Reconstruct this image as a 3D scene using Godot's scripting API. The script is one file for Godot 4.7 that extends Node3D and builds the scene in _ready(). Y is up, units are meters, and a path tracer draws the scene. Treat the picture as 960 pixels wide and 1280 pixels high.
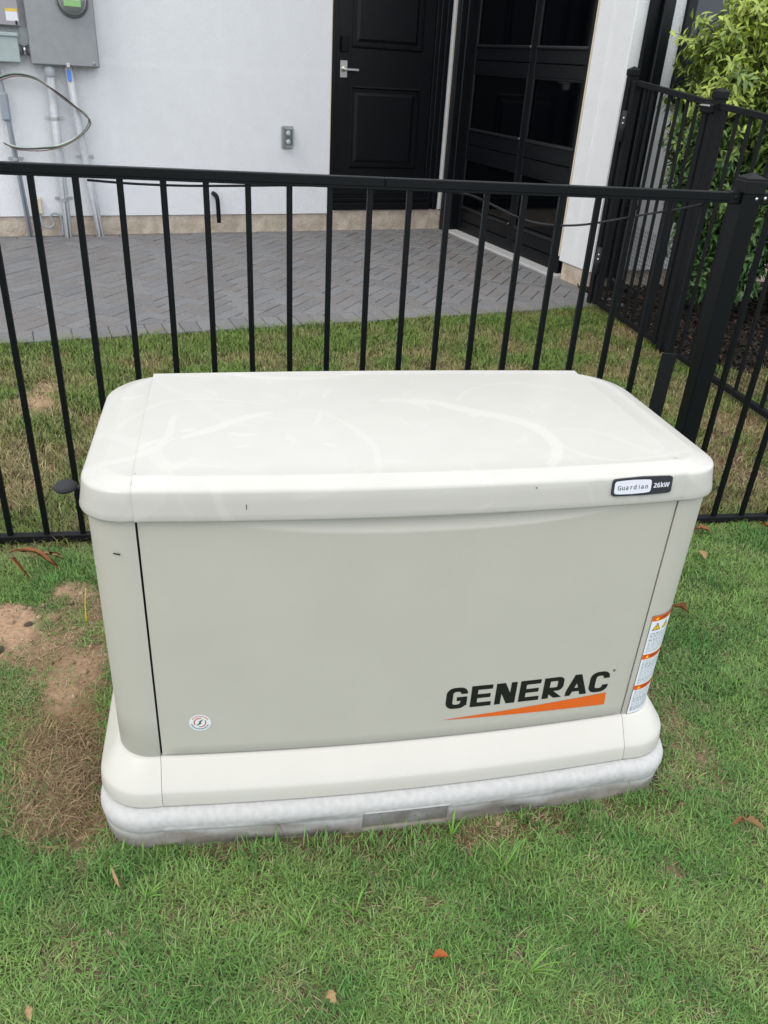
extends Node3D

# ---------------------------------------------------------------- helpers
var used := {}
var rng := RandomNumberGenerator.new()
var noise := FastNoiseLite.new()
var noise_b := FastNoiseLite.new()
var M := {}

func numbered(called: String) -> String:
	if not used.has(called):
		used[called] = 0
		return called
	used[called] += 1
	return "%s_%03d" % [called, used[called]]

func tag(o: Node3D, label := "", category := "", group := "", kind := "") -> Node3D:
	if label: o.set_meta("label", label)
	if category: o.set_meta("category", category)
	if group: o.set_meta("group", group)
	if kind: o.set_meta("kind", kind)
	return o

func thing(called: String, label: String, category: String, at := Vector3.ZERO, turn := 0.0, group := "") -> Node3D:
	var o := Node3D.new()
	o.name = numbered(called)
	add_child(o)
	o.position = at
	o.rotation.y = turn
	return tag(o, label, category, group)

func mi(called: String, mesh: Mesh, m: Material, parent: Node) -> MeshInstance3D:
	var o := MeshInstance3D.new()
	o.name = numbered(called) if parent == self else called
	o.mesh = mesh
	if m: o.material_override = m
	parent.add_child(o, true)
	return o

func begin(smooth := false) -> SurfaceTool:
	var st := SurfaceTool.new()
	st.begin(Mesh.PRIMITIVE_TRIANGLES)
	st.set_smooth_group(0 if smooth else -1)
	return st

func done(st: SurfaceTool) -> ArrayMesh:
	st.generate_normals()
	return st.commit()

func obj(called: String, st: SurfaceTool, m: Material, parent: Node) -> MeshInstance3D:
	return mi(called, done(st), m, parent)

# a triangle whose front looks away from the point c
func tri(st: SurfaceTool, a: Vector3, b: Vector3, d: Vector3, c: Vector3) -> void:
	var n := (d - a).cross(b - a)
	if n.dot((a + b + d) / 3.0 - c) < 0.0:
		var t := b
		b = d
		d = t
	st.add_vertex(a); st.add_vertex(b); st.add_vertex(d)

func quad(st: SurfaceTool, a: Vector3, b: Vector3, d: Vector3, e: Vector3, c: Vector3) -> void:
	tri(st, a, b, d, c)
	tri(st, a, d, e, c)

# a box with chamfered edges
func bbox(st: SurfaceTool, at: Vector3, size: Vector3, bev := 0.002, basis := Basis.IDENTITY) -> void:
	var h := size / 2.0
	bev = minf(bev, minf(h.x, minf(h.y, h.z)) * 0.6)
	var P := func(ax: int, sx: int, sy: int, sz: int) -> Vector3:
		var v := Vector3(sx * (h.x - (0.0 if ax == 0 else bev)), sy * (h.y - (0.0 if ax == 1 else bev)), sz * (h.z - (0.0 if ax == 2 else bev)))
		return at + basis * v
	for s in [-1, 1]:
		quad(st, P.call(0, s, -1, -1), P.call(0, s, 1, -1), P.call(0, s, 1, 1), P.call(0, s, -1, 1), at)
		quad(st, P.call(1, -1, s, -1), P.call(1, 1, s, -1), P.call(1, 1, s, 1), P.call(1, -1, s, 1), at)
		quad(st, P.call(2, -1, -1, s), P.call(2, 1, -1, s), P.call(2, 1, 1, s), P.call(2, -1, 1, s), at)
		for t in [-1, 1]:
			quad(st, P.call(1, -1, s, t), P.call(1, 1, s, t), P.call(2, 1, s, t), P.call(2, -1, s, t), at)
			quad(st, P.call(0, s, -1, t), P.call(0, s, 1, t), P.call(2, s, 1, t), P.call(2, s, -1, t), at)
			quad(st, P.call(0, s, t, -1), P.call(0, s, t, 1), P.call(1, s, t, 1), P.call(1, s, t, -1), at)
			for u in [-1, 1]:
				tri(st, P.call(0, s, t, u), P.call(1, s, t, u), P.call(2, s, t, u), at)

func span(st: SurfaceTool, x0: float, x1: float, y0: float, y1: float, z0: float, z1: float, bev := 0.002) -> void:
	bbox(st, Vector3(x0 + x1, y0 + y1, z0 + z1) / 2.0, Vector3(absf(x1 - x0), absf(y1 - y0), absf(z1 - z0)), bev)

func box_part(called: String, x0: float, x1: float, y0: float, y1: float, z0: float, z1: float, m: Material, parent: Node, bev := 0.002) -> MeshInstance3D:
	var st := begin()
	span(st, x0, x1, y0, y1, z0, z1, bev)
	return obj(called, st, m, parent)

func tube(st: SurfaceTool, pts: PackedVector3Array, r: float, sides := 8, r_end := -1.0) -> void:
	var rings := []
	var side := Vector3.ZERO
	for i in pts.size():
		var d := (pts[mini(i + 1, pts.size() - 1)] - pts[maxi(i - 1, 0)]).normalized()
		if i == 0: side = d.cross(Vector3.UP if absf(d.y) < 0.9 else Vector3.RIGHT).normalized()
		side = (side - d * side.dot(d)).normalized()
		var up := d.cross(side)
		var rr := r if r_end < 0.0 else lerpf(r, r_end, float(i) / (pts.size() - 1))
		var ring := PackedVector3Array()
		for k in sides:
			var a := TAU * k / sides
			ring.append(pts[i] + (side * cos(a) + up * sin(a)) * rr)
		rings.append(ring)
	for i in pts.size() - 1:
		for k in sides:
			var l := (k + 1) % sides
			quad(st, rings[i][k], rings[i][l], rings[i + 1][l], rings[i + 1][k], (pts[i] + pts[i + 1]) / 2.0)
	for e in [0, pts.size() - 1]:
		var inner: Vector3 = pts[1] if e == 0 else pts[e - 1]
		for k in range(1, sides - 1):
			tri(st, rings[e][0], rings[e][k], rings[e][k + 1], inner)

func curve(pts: Array, step := 0.02) -> PackedVector3Array:
	var c := Curve3D.new()
	c.bake_interval = step
	for i in pts.size():
		var t: Vector3 = (pts[mini(i + 1, pts.size() - 1)] - pts[maxi(i - 1, 0)]) / 6.0
		c.add_point(pts[i], -t, t)
	return c.get_baked_points()

# a lathe round the axis "dir" through "at": profile of (radius, along)
func lathe(st: SurfaceTool, at: Vector3, dir: Vector3, prof: Array, sides := 24) -> void:
	var a := dir.cross(Vector3.UP if absf(dir.y) < 0.9 else Vector3.RIGHT).normalized()
	var b := dir.cross(a).normalized()
	var mid := Vector3.ZERO
	for p in prof: mid += at + dir * p.y
	mid /= prof.size()
	for i in prof.size() - 1:
		for k in sides:
			var q := []
			for j in [[i, k], [i, k + 1], [i + 1, k + 1], [i + 1, k]]:
				var g: float = TAU * j[1] / sides
				q.append(at + dir * prof[j[0]].y + (a * cos(g) + b * sin(g)) * prof[j[0]].x)
			quad(st, q[0], q[1], q[2], q[3], mid)

func lin(r: float, g: float, b: float, a := 1.0) -> Color:
	var c := Color(r, g, b).linear_to_srgb()
	c.a = a
	return c

func mat(c: Color, rough := 0.6, metal := 0.0, spec := 0.5) -> StandardMaterial3D:
	var m := StandardMaterial3D.new()
	m.albedo_color = c
	m.roughness = rough
	m.metallic = metal
	m.metallic_specular = spec
	return m

func noise_tex(freq: float, lo: Color, hi: Color, oct := 4, sd := 1, size := 512, cell := false) -> NoiseTexture2D:
	var n := FastNoiseLite.new()
	n.seed = sd
	n.frequency = freq
	n.fractal_octaves = oct
	n.noise_type = FastNoiseLite.TYPE_CELLULAR if cell else FastNoiseLite.TYPE_SIMPLEX_SMOOTH
	var t := NoiseTexture2D.new()
	t.width = size
	t.height = size
	t.seamless = true
	t.noise = n
	var g := Gradient.new()
	g.set_color(0, lo)
	g.set_color(1, hi)
	t.color_ramp = g
	return t

# water wiped over the lid and dried: long bent strokes and small runs, lighter than the paint
func wiped_texture() -> ImageTexture:
	var n := 1024
	var val := PackedFloat32Array()
	val.resize(n * n)
	var r := RandomNumberGenerator.new()
	r.seed = 41
	for k in 190:
		var big := k < 34
		var p := Vector2(r.randf(), r.randf()) * n
		var dir := r.randf_range(-0.5, 0.5) + (PI if r.randf() < 0.5 else 0.0) + (PI / 2.0 if r.randf() < 0.3 else 0.0)
		var turn := r.randf_range(-0.03, 0.03) * (0.8 if big else 2.5)
		var wide := r.randf_range(5.0, 15.0) if big else r.randf_range(2.0, 7.0)
		var steps := r.randi_range(60, 190) if big else r.randi_range(4, 30)
		var force := r.randf_range(0.2, 0.75)
		for q in steps:
			p += Vector2.from_angle(dir) * 2.2
			dir += turn + r.randf_range(-0.07, 0.07)
			var w := wide * (0.55 + 0.45 * sin(PI * (q + 1.0) / (steps + 1.0))) * r.randf_range(0.85, 1.1)
			var c := int(ceil(w))
			for dy in range(-c, c + 1):
				for dx in range(-c, c + 1):
					var d := sqrt(dx * dx + dy * dy) / w
					if d >= 1.0: continue
					var v := force * (0.6 + 0.4 * smoothstep(0.3, 0.7, d)) * (1.0 - smoothstep(0.6, 1.0, d))
					var at := posmod(int(p.y) + dy, n) * n + posmod(int(p.x) + dx, n)
					if v > val[at]: val[at] = v
	var im := Image.create(n, n, false, Image.FORMAT_RGB8)
	for y in n:
		for x in n:
			var grainy := noise_b.get_noise_2d(x * 0.012, y * 0.012) * 0.012
			var v := clampf(0.94 + grainy + 0.052 * val[y * n + x], 0.0, 1.0)
			im.set_pixel(x, y, Color(v, v, v))
	return ImageTexture.create_from_image(im)

func bump_tex(freq: float, strength: float, oct := 4, sd := 2, size := 512) -> NoiseTexture2D:
	var n := FastNoiseLite.new()
	n.seed = sd
	n.frequency = freq
	n.fractal_octaves = oct
	var t := NoiseTexture2D.new()
	t.width = size
	t.height = size
	t.seamless = true
	t.noise = n
	t.as_normal_map = true
	t.bump_strength = strength
	return t

func grain(m: StandardMaterial3D, scale: float, tex: Texture2D, bump: Texture2D = null, bump_scale := 1.0) -> StandardMaterial3D:
	m.albedo_texture = tex
	if bump:
		m.normal_enabled = true
		m.normal_texture = bump
		m.normal_scale = bump_scale
	m.uv1_triplanar = true
	m.uv1_scale = Vector3.ONE * scale
	return m

func make_materials() -> void:
	var grey := func(v: float) -> Color: return Color(v, v, v)
	M.black_metal = grain(mat(lin(0.0032, 0.0046, 0.0062), 0.45, 0.0, 0.3), 6.0, noise_tex(0.02, grey.call(0.82), grey.call(1.0), 3, 5))
	M.black_dusty = grain(mat(lin(0.0085, 0.0092, 0.011), 0.6, 0.0, 0.3), 5.0, noise_tex(0.02, grey.call(0.75), grey.call(1.0), 3, 6))
	M.black_paint = mat(lin(0.003, 0.004, 0.0055), 0.36, 0.0, 0.36)
	M.bead = mat(lin(0.008, 0.009, 0.011), 0.3, 0.0, 0.6)
	M.black_glass = mat(lin(0.0008, 0.0012, 0.002), 0.06, 0.0, 0.4)
	M.window_glass = mat(lin(0.012, 0.017, 0.024), 0.05, 0.0, 0.52)
	M.stucco = grain(mat(lin(0.76, 0.77, 0.79), 0.9, 0.0, 0.25), 1.1, noise_tex(0.01, grey.call(0.985), grey.call(1.0), 4, 7), bump_tex(0.2, 5.0, 3, 8), 0.6)
	M.stucco_edge = mat(lin(0.62, 0.53, 0.42), 0.9)
	M.concrete = grain(mat(lin(0.6, 0.525, 0.435), 0.92, 0.0, 0.25), 1.2, noise_tex(0.012, Color(0.8, 0.785, 0.77), Color(1, 1, 1), 5, 9), bump_tex(0.05, 4.0, 4, 10), 0.6)
	M.speckle = grain(mat(lin(0.8, 0.81, 0.83), 0.85), 4.0, noise_tex(0.25, grey.call(0.45), grey.call(1.0), 2, 11), bump_tex(0.2, 3.0, 2, 12), 0.5)
	M.cream = grain(mat(lin(0.53, 0.52, 0.483), 0.38, 0.0, 0.45), 1.3, noise_tex(0.006, grey.call(0.98), grey.call(1.0), 4, 31))
	M.lid = mat(lin(0.53, 0.522, 0.49), 0.34, 0.0, 0.5)
	M.lid.albedo_texture = wiped_texture()
	M.lid.uv1_triplanar = true
	M.lid.uv1_scale = Vector3.ONE * 0.75
	M.lid.uv1_offset = Vector3(0.47, 0.1, 0.86)
	M.body = grain(mat(lin(0.462, 0.452, 0.404), 0.42, 0.0, 0.4), 1.3, noise_tex(0.006, grey.call(0.982), grey.call(1.0), 4, 15))
	M.seam = mat(lin(0.012, 0.01, 0.012), 0.8)
	M.pad = grain(mat(lin(0.5, 0.5, 0.503), 0.85, 0.0, 0.3), 2.0, noise_tex(0.05, grey.call(0.89), grey.call(1.0), 5, 16), bump_tex(0.2, 1.5, 2, 17), 0.04)
	M.pad.vertex_color_use_as_albedo = true
	M.soil = grain(mat(Color.WHITE, 0.95, 0.0, 0.2), 4.0, noise_tex(0.03, Color(0.78, 0.765, 0.75), Color(1, 1, 1), 6, 18), bump_tex(0.05, 4.0, 6, 19), 0.55)
	M.soil.vertex_color_use_as_albedo = true
	M.far_ground = grain(mat(lin(0.09, 0.12, 0.05), 0.95), 0.4, noise_tex(0.03, Color(0.6, 0.62, 0.55), Color(1, 1, 1), 5, 20))
	M.mortar = grain(mat(lin(0.27, 0.262, 0.25), 0.95), 4.0, noise_tex(0.08, grey.call(0.6), grey.call(1.0), 3, 21))
	M.grass = mat(Color.WHITE, 0.5, 0.0, 0.35)
	M.grass.vertex_color_use_as_albedo = true
	M.grass.backlight = Color(0.35, 0.4, 0.2)
	M.straw = mat(Color.WHITE, 0.8, 0.0, 0.3)
	M.straw.vertex_color_use_as_albedo = true
	M.leaf = mat(Color.WHITE, 0.38, 0.0, 0.45)
	M.leaf.vertex_color_use_as_albedo = true
	M.leaf.backlight = Color(0.3, 0.36, 0.12)
	M.dry_leaf = grain(mat(lin(0.4, 0.19, 0.09), 0.75, 0.0, 0.3), 30.0, noise_tex(0.03, Color(0.55, 0.5, 0.45), Color(1, 1, 1), 4, 22))
	M.pale_leaf = grain(mat(lin(0.5, 0.36, 0.2), 0.75, 0.0, 0.3), 30.0, noise_tex(0.03, Color(0.6, 0.55, 0.5), Color(1, 1, 1), 4, 23))
	M.rust_leaf = grain(mat(lin(0.48, 0.16, 0.055), 0.75, 0.0, 0.3), 30.0, noise_tex(0.03, Color(0.6, 0.5, 0.45), Color(1, 1, 1), 4, 24))
	M.bark = grain(mat(lin(0.11, 0.075, 0.05), 0.9), 8.0, noise_tex(0.05, grey.call(0.6), grey.call(1.0), 4, 25))
	M.box_grey = grain(mat(lin(0.29, 0.3, 0.315), 0.5, 0.1), 2.0, noise_tex(0.01, grey.call(0.95), grey.call(1.0), 3, 26))
	M.box_mauve = grain(mat(lin(0.33, 0.315, 0.335), 0.5), 2.0, noise_tex(0.01, grey.call(0.95), grey.call(1.0), 3, 27))
	M.box_green = grain(mat(lin(0.37, 0.43, 0.43), 0.5), 2.0, noise_tex(0.01, grey.call(0.95), grey.call(1.0), 3, 28))
	M.pvc = grain(mat(lin(0.62, 0.64, 0.67), 0.45), 2.0, noise_tex(0.02, grey.call(0.88), grey.call(1.0), 3, 29))
	M.conduit = mat(lin(0.27, 0.3, 0.34), 0.5)
	M.steel = mat(lin(0.6, 0.59, 0.57), 0.32, 0.9)
	M.zinc = mat(lin(0.62, 0.63, 0.65), 0.3, 0.9)
	M.white_print = mat(lin(0.72, 0.73, 0.76), 0.45)
	M.yellow = mat(lin(0.75, 0.5, 0.05), 0.5)
	M.blue = mat(lin(0.08, 0.25, 0.7), 0.5)
	M.green_print = mat(lin(0.25, 0.5, 0.15), 0.4)
	M.badge_dark = mat(lin(0.022, 0.025, 0.034), 0.4)
	M.badge_white = mat(lin(0.66, 0.68, 0.76), 0.35)
	M.beige = mat(lin(0.55, 0.5, 0.4), 0.6)
	M.rubber = grain(mat(lin(0.022, 0.023, 0.03), 0.75), 20.0, noise_tex(0.03, grey.call(0.7), grey.call(1.0), 3, 30))
	M.wire_white = mat(lin(0.6, 0.6, 0.58), 0.5)
	M.wire_red = mat(lin(0.16, 0.11, 0.1), 0.5)
	M.wire_green = mat(lin(0.12, 0.2, 0.13), 0.5)
	M.clear = mat(Color(0.9, 0.95, 0.95, 0.05), 0.06)
	M.clear.transparency = BaseMaterial3D.TRANSPARENCY_ALPHA
	M.outlet_grey = mat(lin(0.2, 0.215, 0.21), 0.5)
	M.scratch = mat(lin(0.03, 0.028, 0.026), 0.8)

# ---------------------------------------------------------------- frame of the house: local x along its back wall, z towards the lawn
const HOUSE_AT := Vector3(1.854, 0.0, -6.9614)
const HOUSE_TURN := 0.218166
const GEN_Y := 0.09

func house_to_world(u: float, y: float, w: float) -> Vector3:
	return HOUSE_AT + Basis(Vector3.UP, HOUSE_TURN) * Vector3(u, y, w)

func world_to_house(p: Vector3) -> Vector3:
	return Basis(Vector3.UP, -HOUSE_TURN) * (p - HOUSE_AT)

func _ready() -> void:
	rng.seed = 20240611
	noise.seed = 3
	noise.frequency = 1.0
	noise.fractal_octaves = 3
	noise_b.seed = 8
	noise_b.frequency = 1.0
	noise_b.fractal_octaves = 4
	# camera
	var cam := Camera3D.new()
	cam.name = "camera"
	cam.position = Vector3(-0.339, 1.454, 1.2346)
	cam.rotation = Vector3(-0.5129, -0.2109, 0.0648)
	cam.fov = rad_to_deg(2.0 * atan(640.0 / 1000.3))
	cam.near = 0.05
	cam.far = 600.0
	add_child(cam)
	cam.current = true
	# sky: an even overcast, brighter overhead
	var sm := ProceduralSkyMaterial.new()
	sm.sky_top_color = Color(0.94, 0.955, 0.975)
	sm.sky_horizon_color = Color(0.85, 0.875, 0.91)
	sm.sky_curve = 0.35
	sm.ground_bottom_color = Color(0.25, 0.27, 0.22)
	sm.ground_horizon_color = Color(0.4, 0.42, 0.4)
	sm.sun_angle_max = 1.0
	var sky := Sky.new()
	sky.sky_material = sm
	var env := Environment.new()
	env.background_mode = Environment.BG_SKY
	env.sky = sky
	env.tonemap_mode = Environment.TONE_MAPPER_LINEAR
	env.tonemap_exposure = 2.42
	env.sdfgi_enabled = true
	env.ssao_enabled = true
	env.ssil_enabled = true
	var we := WorldEnvironment.new()
	we.name = "world_environment"
	we.environment = env
	add_child(we)
	# the sun behind the cloud
	var sun := DirectionalLight3D.new()
	sun.name = "overcast_sun"
	sun.light_energy = 0.26
	sun.light_color = Color(1.0, 0.98, 0.95)
	sun.light_angular_distance = 35.0
	sun.shadow_enabled = true
	sun.rotation_degrees = Vector3(-54, -58, 0)
	add_child(sun)

	make_materials()
	build_ground()
	build_patio()
	build_house()
	build_main_fence()
	build_side_fence()
	build_generator()
	build_utilities()
	build_shrub()
	build_grass()
	build_litter()

# ---------------------------------------------------------------- ground
# patches without grass: x, z, radius x, radius z, how bare, kind (0 sand, 1 dark soil, 2 brown)
var BARE := [
	[-1.02, -0.72, 0.14, 0.11, 1.0, 0], [-0.84, -0.9, 0.06, 0.05, 0.7, 0], [-0.88, -0.62, 0.16, 0.14, 0.85, 2], [-0.765, -0.45, 0.08, 0.24, 0.93, 2], [-0.78, -0.5, 0.05, 0.12, 0.6, 0], [-0.84, -0.3, 0.1, 0.12, 0.55, 2],
	[-0.715, -0.25, 0.05, 0.16, 0.85, 2], [-0.79, -0.75, 0.1, 0.14, 0.72, 2], [-0.69, -0.03, 0.05, 0.12, 0.8, 2],
	[-1.22, -2.5, 0.1, 0.2, 0.9, 0], [-1.2, -3.0, 0.1, 0.14, 0.7, 2], [-1.0, -1.62, 0.3, 0.2, 0.62, 1], [-1.35, -1.75, 0.25, 0.2, 0.5, 2], [-0.7, -2.2, 0.25, 0.15, 0.35, 2], [0.4, -2.2, 0.4, 0.14, 0.4, 2], [1.3, -2.6, 0.3, 0.2, 0.45, 2],
	[1.85, -1.62, 0.45, 0.32, 0.8, 1], [2.0, -2.05, 0.3, 0.35, 0.65, 2], [1.55, -1.95, 0.2, 0.2, 0.45, 2], [0.95, -1.8, 0.4, 0.25, 0.3, 2],
	[2.1, -3.3, 0.25, 0.7, 0.55, 2], [-0.4, 0.105, 0.13, 0.03, 0.7, 1], [-0.12, 0.125, 0.2, 0.035, 0.9, 1], [0.2, 0.125, 0.22, 0.035, 0.8, 1], [0.5, 0.105, 0.18, 0.035, 0.65, 1],
	[0.76, -0.1, 0.06, 0.25, 0.55, 2], [0.72, 0.05, 0.07, 0.08, 0.5, 1], [-0.28, 0.43, 0.05, 0.05, 0.3, 2], [0.02, 0.28, 0.05, 0.04, 0.3, 2], [-0.62, 0.25, 0.06, 0.05, 0.3, 2],
	[0.0, -1.15, 3.0, 0.05, 0.45, 2], [-2.2, -2.0, 0.5, 0.6, 0.4, 2],
]

func bare(x: float, z: float) -> Vector3:   # how bare, and how sandy or dark
	var r := Vector3.ZERO
	var wob := noise.get_noise_2d(x * 9.0, z * 9.0) * 0.55 + noise.get_noise_2d(x * 31.0, z * 31.0) * 0.35
	for b in BARE:
		var d := Vector2((x - b[0]) / b[2], (z - b[1]) / b[3]).length() + wob
		var v: float = b[4] * clampf((1.25 - d) / 0.5, 0.0, 1.0)
		if v > 0.0:
			r.x = maxf(r.x, v)
			if b[5] == 0: r.y = maxf(r.y, v)
			if b[5] == 1: r.z = maxf(r.z, v)
	return r

func ground_height(x: float, z: float) -> float:
	return noise.get_noise_2d(x * 2.2, z * 2.2) * 0.012 + noise_b.get_noise_2d(x * 14.0, z * 14.0) * 0.006 - 0.006

func in_mulch(x: float, z: float) -> bool:
	return x > 2.33 and z < -2.75 + noise.get_noise_1d(x * 5.0) * 0.2

func build_ground() -> void:
	var st := begin(true)
	for q in [[-200.0, -3.2, -200.0, 200.0], [4.6, 200.0, -200.0, 200.0], [-3.2, 4.6, -200.0, -9.6], [-3.2, 4.6, 2.4, 200.0]]:
		quad(st, Vector3(q[0], 0, q[2]), Vector3(q[1], 0, q[2]), Vector3(q[1], 0, q[3]), Vector3(q[0], 0, q[3]), Vector3(0, -50, 0))
	var far := obj("ground", st, M.far_ground, self)
	far.position.y = -0.02
	tag(far, "green lawn stretching away round the house", "", "", "structure")
	# the near ground, with every patch of soil
	var nx := 312
	var nz := 480
	var x0 := -3.2
	var z0 := -9.6
	var sx := 7.8 / nx
	var sz := 12.0 / nz
	var verts := PackedVector3Array()
	var cols := PackedColorArray()
	var idx := PackedInt32Array()
	for j in nz + 1:
		for i in nx + 1:
			var x := x0 + sx * i
			var z := z0 + sz * j
			var c := Color(0.1, 0.092, 0.055)
			var h := ground_height(x, z)
			var hp := world_to_house(Vector3(x, 0, z))
			if hp.z < 2.9 and hp.x < 0.6: h = -0.03
			elif i == 0 or j == 0 or i == nx or j == nz: h = -0.02
			elif z > -4.6:
				var b := bare(x, z)
				var dry := clampf(0.5 + noise.get_noise_2d(x * 4.0 + 50.0, z * 4.0) * 1.2, 0.0, 1.0)
				c = c.lerp(Color(0.19, 0.155, 0.09), dry * 0.7)
				if z < -1.2: c = c.lerp(Color(0.17, 0.135, 0.085), 0.6)
				c = c.lerp(Color(0.27, 0.185, 0.115), b.x)
				c = c.lerp(Color(0.44, 0.305, 0.205), b.y)
				c = c.lerp(Color(0.075, 0.05, 0.032), b.z * 0.8)
				if b.y > 0.2: h += 0.006 * b.y
			if in_mulch(x, z): c = Color(0.032, 0.025, 0.02).lerp(Color(0.06, 0.042, 0.03), clampf(noise.get_noise_2d(x * 20.0, z * 20.0), 0.0, 1.0))
			verts.append(Vector3(x, h, z))
			cols.append(c)
	for j in nz:
		for i in nx:
			var a := j * (nx + 1) + i
			for k in [a, a + 1, a + nx + 2, a, a + nx + 2, a + nx + 1]: idx.append(k)
	var s2 := SurfaceTool.new()
	s2.begin(Mesh.PRIMITIVE_TRIANGLES)
	s2.set_smooth_group(0)
	for k in verts.size():
		s2.set_color(cols[k])
		s2.add_vertex(verts[k])
	for k in idx: s2.add_index(k)
	s2.generate_normals()
	var near := mi("lawn_soil", s2.commit(), M.soil, self)
	tag(near, "brown soil and pale sand showing through the lawn", "", "", "structure")

# ---------------------------------------------------------------- patio
func prism(poly: PackedVector2Array, y0: float, y1: float, bev: float, origin: Vector2) -> ArrayMesh:
	var st := begin()
	var c := Vector2.ZERO
	for p in poly: c += p
	c /= poly.size()
	var inner := Geometry2D.offset_polygon(poly, -bev)
	var top: PackedVector2Array = inner[0] if inner.size() and inner[0].size() == poly.size() else poly
	# match the inset corners to the outer ones
	var n := poly.size()
	var matched := PackedVector2Array()
	for p in poly:
		var best := top[0]
		for q in top:
			if q.distance_to(p) < best.distance_to(p): best = q
		matched.append(best)
	var mid := Vector3(c.x - origin.x, (y0 + y1) / 2.0, c.y - origin.y)
	var v := func(p: Vector2, y: float) -> Vector3: return Vector3(p.x - origin.x, y, p.y - origin.y)
	for i in n:
		var j := (i + 1) % n
		quad(st, v.call(poly[i], y0), v.call(poly[j], y0), v.call(poly[j], y1 - bev), v.call(poly[i], y1 - bev), mid)
		quad(st, v.call(poly[i], y1 - bev), v.call(poly[j], y1 - bev), v.call(matched[j], y1), v.call(matched[i], y1), mid)
	for k in range(1, n - 1):
		tri(st, v.call(matched[0], y1), v.call(matched[k], y1), v.call(matched[k + 1], y1), mid)
	return done(st)

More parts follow.
